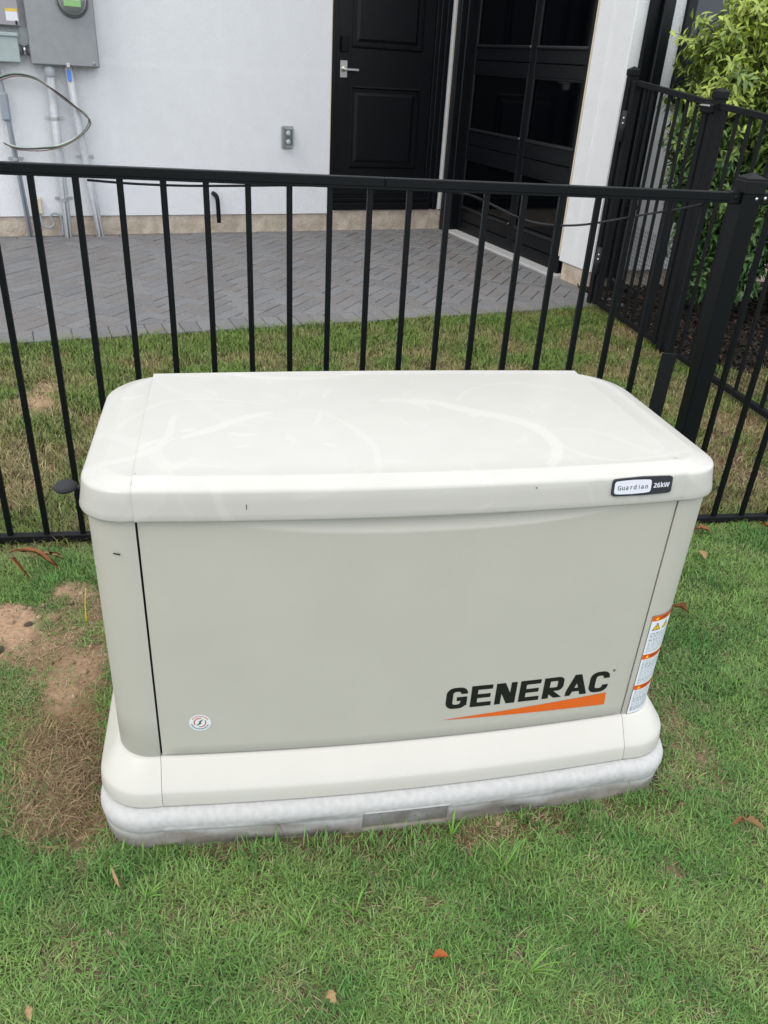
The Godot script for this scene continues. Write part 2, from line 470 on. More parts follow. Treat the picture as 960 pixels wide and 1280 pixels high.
func build_patio() -> void:
	var root := thing("patio", "", "", HOUSE_AT, HOUSE_TURN)
	tag(root, "charcoal brick patio laid in herringbone behind the black fence", "", "", "structure")
	box_part("paving_bed", -6.2, 0.02, -0.12, 0.001, -0.01, 2.8, M.mortar, root, 0.002)
	box_part("paving_bed", 0.02, 0.0201, -0.12, 0.001, 0.2, 2.0, M.mortar, root, 0.0)
	var tones := []
	for k in 7:
		var v: float = [0.178, 0.187, 0.194, 0.202, 0.212, 0.198, 0.183][k]
		var m := mat(lin(v * [1.0, 1.03, 1.0, 0.98, 1.0, 1.03, 1.05][k], v, v * [1.03, 1.0, 1.03, 1.04, 1.01, 1.0, 0.98][k]), 0.78, 0.0, 0.3)
		grain(m, 3.0, noise_tex(0.05, Color(0.84, 0.84, 0.85), Color(1, 1, 1), 4, 40 + k, 256), null)
		tones.append(m)
	var wet := grain(mat(lin(0.11, 0.11, 0.115), 0.45), 3.0, noise_tex(0.05, Color(0.7, 0.7, 0.7), Color(1, 1, 1), 4, 48, 256))
	var edge0 := 0.105
	var edge1 := 2.68
	var polys := []
	# soldier courses along the wall and along the lawn
	var u := -6.2
	while u < 0.0:
		polys.append(PackedVector2Array([Vector2(u + 0.002, 0.0), Vector2(u + 0.2, 0.0), Vector2(u + 0.2, 0.1), Vector2(u + 0.002, 0.1)]))
		u += 0.202
	u = -6.2
	while u < 0.02:
		polys.append(PackedVector2Array([Vector2(u + 0.0015, edge1 + 0.004), Vector2(u + 0.1, edge1 + 0.004), Vector2(u + 0.1, edge1 + 0.2), Vector2(u + 0.0015, edge1 + 0.2)]))
		u += 0.102
	# herringbone at 45 degrees: a 2:1 pattern clipped by the border
	var area := PackedVector2Array([Vector2(-6.2, edge0), Vector2(-0.075, edge0), Vector2(-0.075, edge1), Vector2(-6.2, edge1)])
	var L := 0.102
	var rot := Transform2D(PI / 4.0, Vector2(-3.0, 1.4))
	var g := 0.0022
	for a in range(-40, 41):
		for b in range(-40, 41):
			var m4 := posmod(a - b, 4)
			var rect: PackedVector2Array
			if m4 == 0: rect = PackedVector2Array([Vector2(a * L + g, b * L + g), Vector2((a + 2) * L - g, b * L + g), Vector2((a + 2) * L - g, (b + 1) * L - g), Vector2(a * L + g, (b + 1) * L - g)])
			elif m4 == 2: rect = PackedVector2Array([Vector2(a * L + g, (b - 1) * L + g), Vector2((a + 1) * L - g, (b - 1) * L + g), Vector2((a + 1) * L - g, (b + 1) * L - g), Vector2(a * L + g, (b + 1) * L - g)])
			else: continue
			var c: Vector2 = rot * ((rect[0] + rect[2]) / 2.0)
			if c.x < -6.4 or c.x > 0.2 or c.y < -0.1 or c.y > 2.9: continue
			for piece in Geometry2D.intersect_polygons(rot * rect, area):
				var ar := 0.0
				for k in piece.size(): ar += piece[k].cross(piece[(k + 1) % piece.size()])
				if absf(ar) / 2.0 > 0.0006: polys.append(piece)
	# the nearest ones singly, the rest joined
	var eye := Vector2(-3.9, 8.5)
	var ranked := []
	for p in polys:
		var c := Vector2.ZERO
		for q in p: c += q
		c /= p.size()
		var w := house_to_world(c.x, 0, c.y)
		var d := Vector3(-0.339, 1.454, 1.2346).distance_to(w)
		var view := (w - Vector3(-0.339, 1.454, 1.2346)).normalized()
		var off_axis := absf(atan2(view.x, -view.z) - 0.2109)
		ranked.append([d + (100.0 if off_axis > 0.5 else 0.0), p, c])
	ranked.sort_custom(func(x, y): return x[0] < y[0])
	var rest := []
	for k in 7: rest.append(begin())
	for k in ranked.size():
		var p: PackedVector2Array = ranked[k][1]
		var c: Vector2 = ranked[k][2]
		var lift := 0.012 + rng.randf_range(-0.0022, 0.0022)
		var mesh := prism(p, -0.03, 0.0, 0.004, c)
		var tone := rng.randi() % 7
		var tilt := Basis.from_euler(Vector3(rng.randf_range(-0.008, 0.008), 0, rng.randf_range(-0.008, 0.008)))
		if k < 300:
			var o := mi("paver", mesh, wet if c.distance_to(Vector2(-0.48, 1.33)) < 0.15 else tones[tone], root)
			o.transform = Transform3D(tilt, Vector3(c.x, lift, c.y))
		else:
			rest[tone].append_from(mesh, 0, Transform3D(tilt, Vector3(c.x, lift, c.y)))
	for k in 7:
		var o := mi("paver_field", rest[k].commit(), tones[k], root)
		o.set_meta("kind", "stuff")
	# pale flecks of chalk lying on the bricks are left to the material's grain

# ---------------------------------------------------------------- house
func framed_panel(st: SurfaceTool, x0: float, x1: float, y0: float, y1: float, z: float, step: float) -> void:
	# a raised-and-fielded door panel: moulding sloping in, flat, field sloping out
	var r := [[0.0, 0.0], [0.012, 0.012], [0.022, -step], [0.05, -step], [0.075, -0.002], [0.08, -0.002]]
	var mid := Vector3((x0 + x1) / 2, (y0 + y1) / 2, z - 1.0)
	for i in r.size() - 1:
		var a: float = r[i][0]
		var b: float = r[i + 1][0]
		var za: float = z + r[i][1]
		var zb: float = z + r[i + 1][1]
		var A := [Vector3(x0 + a, y0 + a, za), Vector3(x1 - a, y0 + a, za), Vector3(x1 - a, y1 - a, za), Vector3(x0 + a, y1 - a, za)]
		var B := [Vector3(x0 + b, y0 + b, zb), Vector3(x1 - b, y0 + b, zb), Vector3(x1 - b, y1 - b, zb), Vector3(x0 + b, y1 - b, zb)]
		for k in 4:
			quad(st, A[k], A[(k + 1) % 4], B[(k + 1) % 4], B[k], mid)
	var e := 0.08
	quad(st, Vector3(x0 + e, y0 + e, z - 0.002), Vector3(x1 - e, y0 + e, z - 0.002), Vector3(x1 - e, y1 - e, z - 0.002), Vector3(x0 + e, y1 - e, z - 0.002), mid)

func build_house() -> void:
	var h := thing("house", "white stucco house with black entry door and black garage door", "house", HOUSE_AT, HOUSE_TURN)
	var TOP := 5.6
	# back wall, the return of the garage and the front of the garage
	box_part("stucco_wall", -9.0, -1.25, 0.165, TOP, -0.22, 0.0, M.stucco, h, 0.004)
	box_part("stucco_wall", -1.2498, -0.115, 2.42, TOP, -0.22, 0.0, M.stucco, h, 0.004)
	box_part("stucco_wall", -0.1148, 0.0, 0.195, TOP, -0.22, 0.0, M.stucco, h, 0.004)
	box_part("stucco_wall", 0.0, 0.24, 2.5, TOP, 0.0, 2.02, M.stucco, h, 0.004)
	box_part("stucco_wall", 0.0, 0.24, 0.135, TOP, 2.02, 2.2, M.stucco, h, 0.006)
	box_part("stucco_wall", 0.0, 0.44, 0.135, TOP, 2.2, 2.44, M.stucco, h, 0.006)
	box_part("stucco_wall", 0.44, 2.2, 0.135, 1.31, 2.22, 2.44, M.stucco, h, 0.004)
	box_part("stucco_wall", 0.44, 2.2, 2.75, TOP, 2.22, 2.44, M.stucco, h, 0.004)
	box_part("stucco_wall", 2.2, 8.0, 0.135, TOP, 2.22, 2.44, M.stucco, h, 0.004)
	var st := begin()   # the ends and rear, out of sight, and the roof
	span(st, -9.0, -8.78, -0.1, TOP, -7.0, -0.22, 0.004)
	span(st, 7.78, 8.0, -0.1, TOP, -7.0, 2.22, 0.004)
	span(st, -8.78, 7.78, -0.1, TOP, -7.0, -6.78, 0.004)
	obj("stucco_wall", st, M.stucco, h)
	st = begin()
	span(st, -9.0, 8.0, TOP, TOP + 0.12, -7.0, 0.0, 0.01)
	span(st, 0.0, 8.0, TOP, TOP + 0.12, 0.0, 2.44, 0.01)
	obj("roof", st, M.black_dusty, h)
	st = begin()
	span(st, -9.0, -1.26, -0.3, 0.163, -0.2, -0.018, 0.004)
	span(st, -1.26, -0.01, -0.3, 0.193, -0.2, -0.012, 0.004)
	span(st, 0.012, 0.22, -0.3, 0.133, 2.06, 2.42, 0.004)
	span(st, 0.22, 8.0, -0.3, 0.133, 2.24, 2.42, 0.004)
	obj("foundation", st, M.concrete, h)
	# thin raw edge of the stucco beside the openings
	box_part("stucco_bead", -1.256, -1.247, 0.17, 2.42, -0.03, 0.003, M.stucco_edge, h, 0.001)
	box_part("stucco_bead", -0.004, 0.03, 0.17, 2.5, 2.008, 2.019, M.stucco_edge, h, 0.001)
	box_part("stucco_bead", -0.088, -0.08, 0.2, 2.42, -0.02, 0.003, M.stucco_edge, h, 0.001)

	# entry door, set back in its frame
	var DZ := -0.085
	var d := Node3D.new()
	d.name = "door"
	h.add_child(d)
	st = begin()
	var x0 := -1.20
	var x1 := -0.235
	var px0 := -1.035
	var px1 := -0.345
	span(st, x0, px0, 0.325, 2.38, DZ - 0.045, DZ, 0.001)
	span(st, px1, x1, 0.325, 2.38, DZ - 0.045, DZ, 0.001)
	for r in [[0.325, 0.555], [1.24, 1.535], [2.2, 2.38]]:
		span(st, px0, px1, r[0], r[1], DZ - 0.045, DZ, 0.001)
	obj("door_frame", st, M.black_paint, d)
	for r in [[0.555, 1.24], [1.535, 2.2]]:
		st = begin()
		framed_panel(st, px0, px1, r[0], r[1], DZ, 0.014)
		span(st, px0, px1, r[0], r[1], DZ - 0.05, DZ - 0.03, 0.001)
		obj("door_panel", st, M.black_paint, d)
	var hd := begin()
	bbox(hd, Vector3(-1.108, 1.368, DZ + 0.006), Vector3(0.07, 0.135, 0.012), 0.003)
	lathe(hd, Vector3(-1.108, 1.368, DZ + 0.01), Vector3(0, 0, 1), [Vector2(0.022, 0.0), Vector2(0.022, 0.012), Vector2(0.012, 0.02), Vector2(0.012, 0.05), Vector2(0.0, 0.052)])
	bbox(hd, Vector3(-1.045, 1.366, DZ + 0.055), Vector3(0.13, 0.018, 0.014), 0.004)
	obj("handle", hd, M.steel, d)
	var lk := begin()
	bbox(lk, Vector3(-1.105, 1.56, DZ + 0.014), Vector3(0.075, 0.12, 0.028), 0.006)
	obj("lock", lk, M.black_metal, d)
	st = begin()   # jambs, stop and head
	span(st, -1.247, -1.204, 0.2, 2.42, -0.2, -0.01, 0.003)
	span(st, -0.231, -0.118, 0.2, 2.42, -0.2, DZ + 0.02, 0.003)
	span(st, -0.2, -0.118, 0.2, 2.42, DZ + 0.02, DZ + 0.045, 0.004)
	span(st, -0.165, -0.118, 0.2, 2.42, DZ + 0.045, 0.012, 0.004)
	span(st, -1.204, -0.231, 2.382, 2.42, -0.2, -0.01, 0.003)
	obj("door_jamb", st, M.black_paint, h)
	st = begin()
	span(st, -1.2, -0.2, 0.2, 0.262, -0.2, 0.02, 0.004)
	span(st, -1.2, -0.2, 0.262, 0.3, -0.2, -0.03, 0.006)
	span(st, -1.2, -0.236, 0.3, 0.322, -0.2, -0.06, 0.004)
	obj("door_sill", st, M.black_metal, h)

	# garage door in the side wall (its face looks along -x)
	var gx := 0.05
	var gd := Node3D.new()
	gd.name = "garage_door"
	h.add_child(gd)
	var ws := [0.1, 0.2, 1.125, 1.21, 1.95, 2.03]
	var rows := [[0.24, 0.69], [0.925, 1.405], [1.6, 2.06]]
	st = begin()
	span(st, gx, gx + 0.05, 0.03, 2.5, ws[0], ws[1], 0.004)
	span(st, gx, gx + 0.05, 0.03, 2.5, ws[2], ws[3], 0.004)
	span(st, gx, gx + 0.05, 0.03, 2.5, ws[4], ws[5], 0.004)
	obj("garage_stile", st, M.black_paint, gd)
	for r in [[0.03, 0.128], [0.134, 0.24], [0.69, 0.805], [0.811, 0.925], [1.405, 1.5], [1.506, 1.6], [2.06, 2.5]]:
		for c in [[ws[1], ws[2]], [ws[3], ws[4]]]:
			box_part("garage_rail", gx, gx + 0.05, r[0], r[1], c[0], c[1], M.black_paint, gd, 0.004)
	for r in rows:
		for c in [[ws[1], ws[2]], [ws[3], ws[4]]]:
			box_part("pane", gx + 0.02, gx + 0.03, r[0], r[1], c[0], c[1], M.black_glass, gd, 0.0)
			st = begin()   # glazing beads
			span(st, gx - 0.012, gx + 0.02, r[0], r[0] + 0.026, c[0], c[1], 0.011)
			obj("glazing_bead", st, M.bead, gd)
			st = begin()
			span(st, gx - 0.002, gx + 0.02, r[1] - 0.018, r[1], c[0], c[1], 0.005)
			span(st, gx - 0.002, gx + 0.02, r[0] + 0.022, r[1] - 0.018, c[0], c[0] + 0.018, 0.005)
			span(st, gx - 0.002, gx + 0.02, r[0] + 0.022, r[1] - 0.018, c[1] - 0.018, c[1], 0.005)
			obj("glazing_bead", st, M.black_paint, gd)
	st = begin()   # dark room behind
	span(st, 0.12, 0.2, -0.1, 2.5, 0.02, 2.05, 0.0)
	obj("door_backing", st, M.black_paint, gd)
	st = begin()
	span(st, -0.078, 0.06, 0.0, 2.5, 0.012, 0.1, 0.006)
	span(st, -0.03, 0.06, 0.0, 2.5, 0.1, 0.14, 0.006)
	obj("garage_jamb", st, M.black_paint, h)
	st = begin()
	span(st, 0.004, 0.05, 0.012, 2.5, 1.955, 2.006, 0.012)
	obj("garage_jamb", st, M.black_paint, h)
	box_part("garage_threshold", -0.072, 0.2, -0.2, 0.028, 0.14, 2.055, M.speckle, h, 0.006)

	# window beside the shrub
	var wn := Node3D.new()
	wn.name = "window"
	h.add_child(wn)
	st = begin()
	span(st, 0.4, 0.475, 1.3, 2.8, 2.38, 2.47, 0.005)
	span(st, 2.165, 2.24, 1.3, 2.8, 2.38, 2.47, 0.005)
	span(st, 0.475, 2.165, 1.3, 1.36, 2.38, 2.47, 0.005)
	span(st, 0.475, 2.165, 2.74, 2.8, 2.38, 2.47, 0.005)
	obj("window_frame", st, M.black_paint, wn)
	box_part("pane", 0.475, 2.165, 1.36, 2.74, 2.4, 2.41, M.window_glass, wn, 0.0)
	box_part("window_backing", 0.45, 2.19, 1.31, 2.75, 2.24, 2.27, M.black_paint, wn, 0.0)

# ---------------------------------------------------------------- black fence in front of the patio
const FENCE_TURN := -0.03
const FENCE_Z := -1.1614
func build_main_fence() -> void:
	var f := thing("metal_fence", "long black metal picket fence running behind the generator", "fence", Vector3(0, 0, FENCE_Z), FENCE_TURN)
	var u0 := -0.8411
	var s := 0.1143
	var post_u := 1.236
	var ends := [[-3.0, 0.113], [0.1136, post_u - 0.031], [post_u + 0.031, 2.24]]
	for e in ends:
		var st := begin()   # a rail of channel section: a cap over two lips
		span(st, e[0], e[1], 1.142, 1.1665, -0.0135, 0.0135, 0.002)
		span(st, e[0], e[1], 1.1355, 1.1425, 0.0095, 0.013, 0.0006)
		span(st, e[0], e[1], 1.1355, 1.1425, -0.013, -0.0095, 0.0006)
		obj("top_rail", st, M.black_metal, f)
	for e in [[-3.0, post_u - 0.031], [post_u + 0.031, 2.24]]:
		var st := begin()
		span(st, e[0], e[1], 0.0, 0.026, -0.0135, 0.0135, 0.002)
		obj("bottom_rail", st, M.black_dusty, f)
	var pk := begin()
	span(pk, -0.0082, 0.0082, 0.02, 1.144, -0.0082, 0.0082, 0.0016)
	var picket := done(pk)
	for k in range(-18, 18):
		var o := mi("picket", picket, M.black_metal, f)
		o.position.x = u0 + s * k
		o.rotation.y = rng.randf_range(-0.03, 0.03)
	for k in range(0, 9):
		var o := mi("picket", picket, M.black_metal, f)
		o.position.x = 1.3247 + s * k
	for pu in [post_u, 2.27]:
		var st := begin()
		span(st, pu - 0.0305, pu + 0.0305, -0.1, 1.178, -0.0305, 0.0305, 0.004)
		var p := obj("post", st, M.black_metal, f)
		st = begin()
		span(st, pu - 0.0345, pu + 0.0345, 1.165, 1.203, -0.0345, 0.0345, 0.003)
		span(st, pu - 0.032, pu + 0.032, 1.203, 1.208, -0.032, 0.032, 0.002)
		var apex := Vector3(pu, 1.224, 0)
		var c := [Vector3(pu - 0.031, 1.2085, -0.031), Vector3(pu + 0.031, 1.2085, -0.031), Vector3(pu + 0.031, 1.2085, 0.031), Vector3(pu - 0.031, 1.2085, 0.031)]
		for k in 4: tri(st, c[k], c[(k + 1) % 4], apex, Vector3(pu, 1.1, 0))
		obj("post_cap", st, M.black_dusty, p)
	for sd in [-1, 1]:
		var st := begin()
		var bx: float = post_u + sd * 0.048
		span(st, bx - 0.018, bx + 0.018, 1.134, 1.170, -0.0165, 0.0165, 0.003)
		var b := obj("bracket", st, M.black_metal, f)
		st = begin(true)
		lathe(st, Vector3(bx, 1.153, 0.0165), Vector3(0, 0, 1), [Vector2(0.006, 0.0), Vector2(0.0055, 0.003), Vector2(0.0, 0.0045)], 12)
		obj("screw", st, M.zinc if sd > 0 else M.black_dusty, b)
	var sc := begin(true)
	lathe(sc, Vector3(post_u + 0.012, 1.153, 0.0305), Vector3(0, 0, 1), [Vector2(0.005, 0.0), Vector2(0.0045, 0.0025), Vector2(0.0, 0.004)], 12)
	obj("screw", sc, M.zinc, f)
	# black wire hanging along the fence
	var inv := f.transform.affine_inverse()
	var pts := []
	for p in [[-0.70, 1.126], [-0.58, 1.121], [-0.44, 1.121], [-0.3, 1.126], [-0.1, 1.134], [0.15, 1.134], [0.34, 1.13], [0.43, 1.105], [0.53, 1.066], [0.62, 1.05], [0.72, 1.052], [0.82, 1.068], [0.93, 1.09], [1.03, 1.108], [1.13, 1.13]]:
		pts.append(f.transform * Vector3(p[0], p[1], -0.022))
	var wst := begin(true)
	tube(wst, curve(pts, 0.03), 0.0034, 7)
	tag(obj("cable", wst, M.rubber, self), "thin black cable sagging along behind the top rail of the near fence", "cable")
	# flat bar standing behind the generator
	var bar := begin()
	bbox(bar, Vector3(0, 0.36, 0), Vector3(0.046, 0.72, 0.006), 0.0015)
	var o := obj("metal_bar", bar, M.black_dusty, self)
	o.position = Vector3(0.983, 0.0, -0.95)
	o.rotation = Vector3(0.0, -0.15, -0.015)
	tag(o, "flat black metal bar standing upright between the generator and the fence post", "metal bar")

# ---------------------------------------------------------------- side fence with its gate
func side_panel(root: Node3D, p0: Vector3, p1: Vector3, h0: float, h1: float, n: int, mesh_high: float, ends: bool) -> void:
	# p0 and p1 in the root's frame, along z; the top follows a slope from h0 to h1
	var dz := p1.z - p0.z
	var slope := (h1 - h0) / dz
	var bas := Basis(Vector3(1, 0, 0), -atan(slope))
	var mid := (p0 + p1) / 2.0
	var st := begin()
	bbox(st, Vector3(mid.x, (h0 + h1) / 2.0, mid.z), Vector3(0.03, 0.03, absf(dz)), 0.002, bas)
	obj("top_rail", st, M.black_dusty, root)
	st = begin()
	bbox(st, Vector3(mid.x, 0.045, mid.z), Vector3(0.03, 0.03, absf(dz)), 0.002)
	obj("bottom_rail", st, M.black_dusty, root)
	for k in n:
		var t := (k + 0.5 + (0.5 if not ends else 0.0)) / (n + (1.0 if not ends else 0.0))
		var top := lerpf(h0, h1, t)
		st = begin()
		bbox(st, Vector3(mid.x, (0.05 + top) / 2.0, p0.z + dz * t), Vector3(0.0165, top - 0.05, 0.0165), 0.0015)
		obj("picket", st, M.black_dusty, root)
	if mesh_high > 0.0:
		st = begin()
		var z := p0.z
		while z < p1.z:
			bbox(st, Vector3(mid.x - 0.012, mesh_high / 2.0 + 0.03, z), Vector3(0.0014, mesh_high, 0.0014), 0.0002)
			z += 0.025
		var y := 0.04
		while y < mesh_high + 0.03:
			bbox(st, Vector3(mid.x - 0.012, y, mid.z), Vector3(0.0014, 0.0014, absf(dz)), 0.0002)
			y += 0.025
		obj("wire_mesh", st, M.black_dusty, root).set_meta("kind", "stuff")

func fence_post(root: Node3D, x: float, z: float, high: float, w: float, capped := true) -> void:
	var st := begin()
	span(st, x - w / 2, x + w / 2, -0.1, high, z - w / 2, z + w / 2, 0.003)
	var p := obj("post", st, M.black_dusty, root)
	if not capped: return
	st = begin()
	var e := w / 2 + 0.005
	span(st, x - e, x + e, high - 0.012, high + 0.024, z - e, z + e, 0.003)
	var c := [Vector3(x - e + .003, high + .0245, z - e + .003), Vector3(x + e - .003, high + .0245, z - e + .003), Vector3(x + e - .003, high + .0245, z + e - .003), Vector3(x - e + .003, high + .0245, z + e - .003)]
	for k in 4: tri(st, c[k], c[(k + 1) % 4], Vector3(x, high + 0.042, z), Vector3(x, high, z))
	obj("post_cap", st, M.black_dusty, p)

func build_side_fence() -> void:
	var X := 2.25
	var f := thing("side_fence", "black metal side fence meeting the house corner, wire mesh along its foot", "fence", Vector3(X, 0, 0))
	fence_post(f, 0, -4.18, 1.47, 0.055)
	fence_post(f, 0, -3.11, 1.39, 0.055)
	side_panel(f, Vector3(0, 0, -3.08), Vector3(0, 0, -1.19), 1.345, 1.235, 16, 0.42, true)
	var g := thing("gate", "narrow black picket gate between the house corner and the latch post", "gate", Vector3(X, 0, 0))
	for z in [-4.1, -3.19]:
		var st := begin()
		span(st, -0.024, 0.024, 0.03, 1.43 if z < -4.0 else 1.36, z - 0.024, z + 0.024, 0.003)
		obj("gate_stile", st, M.black_dusty, g)
	side_panel(g, Vector3(0, 0, -4.075), Vector3(0, 0, -3.215), 1.42, 1.355, 7, 0.6, false)
	# hinges at the house end, latch at the other
	for y in [0.35, 1.2]:
		var st := begin(true)
		lathe(st, Vector3(-0.03, y - 0.12, -4.125), Vector3(0, 1, 0), [Vector2(0.0, 0.0), Vector2(0.022, 0.0), Vector2(0.022, 0.06), Vector2(0.027, 0.065), Vector2(0.027, 0.11), Vector2(0.022, 0.115), Vector2(0.022, 0.18), Vector2(0.0, 0.18)], 14)
		var hg := obj("hinge", st, M.rubber, g)
		st = begin(true)
		for k in 2:
			lathe(st, Vector3(-0.052, y + 0.02 - k * 0.03, -4.09), Vector3(-1, 0, 0), [Vector2(0.007, 0.0), Vector2(0.006, 0.004), Vector2(0.0, 0.005)], 10)
		obj("screw", st, M.zinc, hg)
	var lt := begin()
	bbox(lt, Vector3(-0.03, 1.33, -3.15), Vector3(0.03, 0.045, 0.13), 0.006)
	bbox(lt, Vector3(-0.045, 1.335, -3.17), Vector3(0.012, 0.012, 0.16), 0.003)
	var l := obj("latch", lt, M.black_metal, g)
	lt = begin()
	bbox(lt, Vector3(-0.05, 1.343, -3.15), Vector3(0.008, 0.008, 0.09), 0.002)
	obj("latch_rod", lt, M.zinc, l)

# ---------------------------------------------------------------- generator
const SEAM := 0.509
func bow(x: float, b := 0.02) -> float:
	return b * maxf(0.0, 1.0 - pow(x / SEAM, 2.0))

# one level of the cabinet: four open paths [front, right, back, left]
func level(hl: float, zf: float, zb: float, r: float, y: float, b := 0.02, rb := -1.0, gap := 0.0004) -> Array:
	if rb < 0.0: rb = r
	var front := PackedVector3Array()
	var back := PackedVector3Array()
	var right := PackedVector3Array()
	var left := PackedVector3Array()
	var n := 36
	for i in n + 1:
		var x := lerpf(-SEAM + gap, SEAM - gap, float(i) / n)
		front.append(Vector3(x, y, zf + bow(x, b)))
		back.append(Vector3(-x, y, zb - bow(x, b * 0.5)))
	right.append(Vector3(SEAM + gap, y, zf))
	for i in 11:
		var a := PI / 2.0 * i / 10.0
		right.append(Vector3(hl - r + r * sin(a), y, zf - r + r * cos(a)))
	for i in range(1, 8):
		right.append(Vector3(hl, y, lerpf(zf - r, zb + rb, i / 8.0)))
	for i in 11:
		var a := PI / 2.0 * i / 10.0
		right.append(Vector3(hl - rb + rb * cos(a), y, zb + rb - rb * sin(a)))
	right.append(Vector3(SEAM + gap, y, zb))
	for i in right.size():
		var p := right[right.size() - 1 - i]
		left.append(Vector3(-p.x, p.y, p.z))
	return [front, right, back, left]

func loft(st: SurfaceTool, levels: Array, which: int) -> void:
	var middle: float = (levels[0][0][0].y + levels[levels.size() - 1][0][0].y) / 2.0
	for i in levels.size() - 1:
		var a: PackedVector3Array = levels[i][which]
		var b: PackedVector3Array = levels[i + 1][which]
		for k in a.size() - 1:
			var c := Vector3(clampf(a[k].x, -0.4, 0.4), (a[k].y + b[k].y) / 2.0, -0.29)
			if absf(a[k].y - b[k].y) < 0.012: c.y = a[k].y - 0.3 if a[k].y > middle else a[k].y + 0.3
			if which == 0: c = Vector3(a[k].x, c.y, -0.3)
			if which == 2: c = Vector3(a[k].x, c.y, -0.3)
			quad(st, a[k], a[k + 1], b[k + 1], b[k], c)

# thin lips that turn in at the seams, so that parts do not look like paper
func build_generator() -> void:
	var pad := thing("equipment_pad", "white weathered composite pad under the generator, dirty along its foot", "equipment pad", Vector3(0, 0, 0))
	build_pad(pad)
	var g := thing("generator", "cream standby generator cabinet with black and orange lettering", "generator", Vector3(0, GEN_Y, 0))
	# lid
	var lv := []
	for q in [[0.588, -0.015, -0.575, 0.07, 0.653], [0.602, 0.003, -0.592, 0.08, 0.654], [0.6075, 0.0085, -0.597, 0.084, 0.6575], [0.6085, 0.0095, -0.598, 0.085, 0.661], [0.606, 0.0085, -0.5955, 0.084, 0.672],
		[0.603, 0.0062, -0.592, 0.084, 0.69], [0.6005, 0.0042, -0.5895, 0.083, 0.7085], [0.5993, 0.0028, -0.5885, 0.082, 0.7122], [0.596, -0.0005, -0.5855, 0.081, 0.7146], [0.59, -0.007, -0.5795, 0.077, 0.7168], [0.574, -0.0235, -0.5675, 0.067, 0.7215], [0.567, -0.03, -0.5635, 0.063, 0.7233], [0.563, -0.0335, -0.5605, 0.061, 0.7241], [0.559, -0.0365, -0.558, 0.058, 0.7242], [0.548, -0.0435, -0.552, 0.05, 0.7234]]:
		var l := level(q[0], q[1], q[2], q[3], q[4], 0.02, q[3] + 0.065, 0.0)
		for w in 4:   # the top slopes down a little towards the back
			for k in l[w].size(): l[w][k].y -= 0.01 * clampf(-l[w][k].z / 0.58, 0.0, 1.0) * clampf((l[w][k].y - 0.66) / 0.05, 0.0, 1.0)
		lv.append(l)
	var lid := Node3D.new()
	lid.name = "lid"
	g.add_child(lid)
	var grown := []   # the middle panel stands a hair proud of the two ends
	for i in lv.size():
		var q := []
		for w in 4:
			var pp := PackedVector3Array()
			for p in lv[i][w]: pp.append(Vector3(p.x, p.y + (0.0011 if i > 5 else 0.0), p.z + (0.0009 if w == 0 else (-0.0009 if w == 2 else 0.0))))
			q.append(pp)
		grown.append(q)
	var st := begin(true)
	loft(st, grown, 0)
	loft(st, grown, 2)
	var top: Array = grown[grown.size() - 1]
	var rows := 20
	var n: int = top[0].size()
	for j in rows:
		for k in n - 1:
			var q := []
			for e in [[j, k], [j, k + 1], [j + 1, k + 1], [j + 1, k]]:
				var t: float = float(e[0]) / rows
				var p: Vector3 = top[0][e[1]].lerp(top[2][n - 1 - e[1]], t)
				p.y += lid_crown(p.x, t)
				q.append(p)
			quad(st, q[0], q[1], q[2], q[3], Vector3(q[0].x, 0, q[0].z))
	# turned-in edges of the middle panel along both seams
	st.set_smooth_group(1)
	for sgn in [-1, 1]:
		var i0: int = 0 if sgn < 0 else n - 1
		for i in grown.size() - 1:
			var a: Vector3 = grown[i][0][i0]
			var b: Vector3 = grown[i + 1][0][i0]
			quad(st, a, b, b - Vector3(sgn * 0.004, 0, 0.004), a - Vector3(sgn * 0.004, 0, 0.004), a - Vector3(sgn, 0, 0))
	obj("lid_panel", st, M.lid, lid)
	for w in [1, 3]:
		st = begin(true)
		loft(st, lv, w)
		var path: PackedVector3Array = lv[lv.size() - 1][w]
		var m := path.size()
		for k in m - 1:
			for j in 6:
				var q := []
				for e in [[k, j], [k + 1, j], [k + 1, j + 1], [k, j + 1]]:
					var s: float = float(e[0]) / (m - 1)
					var edge: Vector3 = path[e[0]]
					var zin: float = lerpf(path[0].z, path[m - 1].z, s)
					var yin: float = lerpf(path[0].y, path[m - 1].y, s)
					var p := edge.lerp(Vector3(SEAM * (1 if w == 1 else -1), yin, zin), e[1] / 6.0)
					var tz: float = clampf((path[0].z - p.z) / (path[0].z - path[m - 1].z), 0.0, 1.0)
					if w == 3: tz = 1.0 - clampf((path[0].z - p.z) / (path[0].z - path[m - 1].z), 0.0, 1.0)
					p.y += lid_crown(SEAM, tz) * e[1] / 6.0
					q.append(p)
				quad(st, q[0], q[1], q[2], q[3], Vector3(q[0].x, 0, q[0].z))
		obj("lid_end", st, M.lid, lid)
	# dark gasket below the lid
	var bl := [level(0.585, -0.008, -0.605, 0.07, 0.6), level(0.585, -0.008, -0.605, 0.07, 0.659)]
	st = begin()
	for w in 4: loft(st, bl, w)
	obj("gasket", st, M.seam, g)
	# cabinet: dark core seen through the seams, corner columns, front door, back
	st = begin()
	span(st, -0.56, 0.56, 0.02, 0.65, -0.59, -0.03, 0.0)
	obj("cabinet_core", st, M.seam, g)
	var cl := [level(0.594, -0.002, -0.604, 0.074, 0.0935), level(0.5965, 0.0, -0.6065, 0.076, 0.0965), level(0.5965, 0.0, -0.6065, 0.076, 0.2), level(0.5965, 0.0, -0.6065, 0.076, 0.4), level(0.5965, 0.0, -0.6065, 0.076, 0.658)]
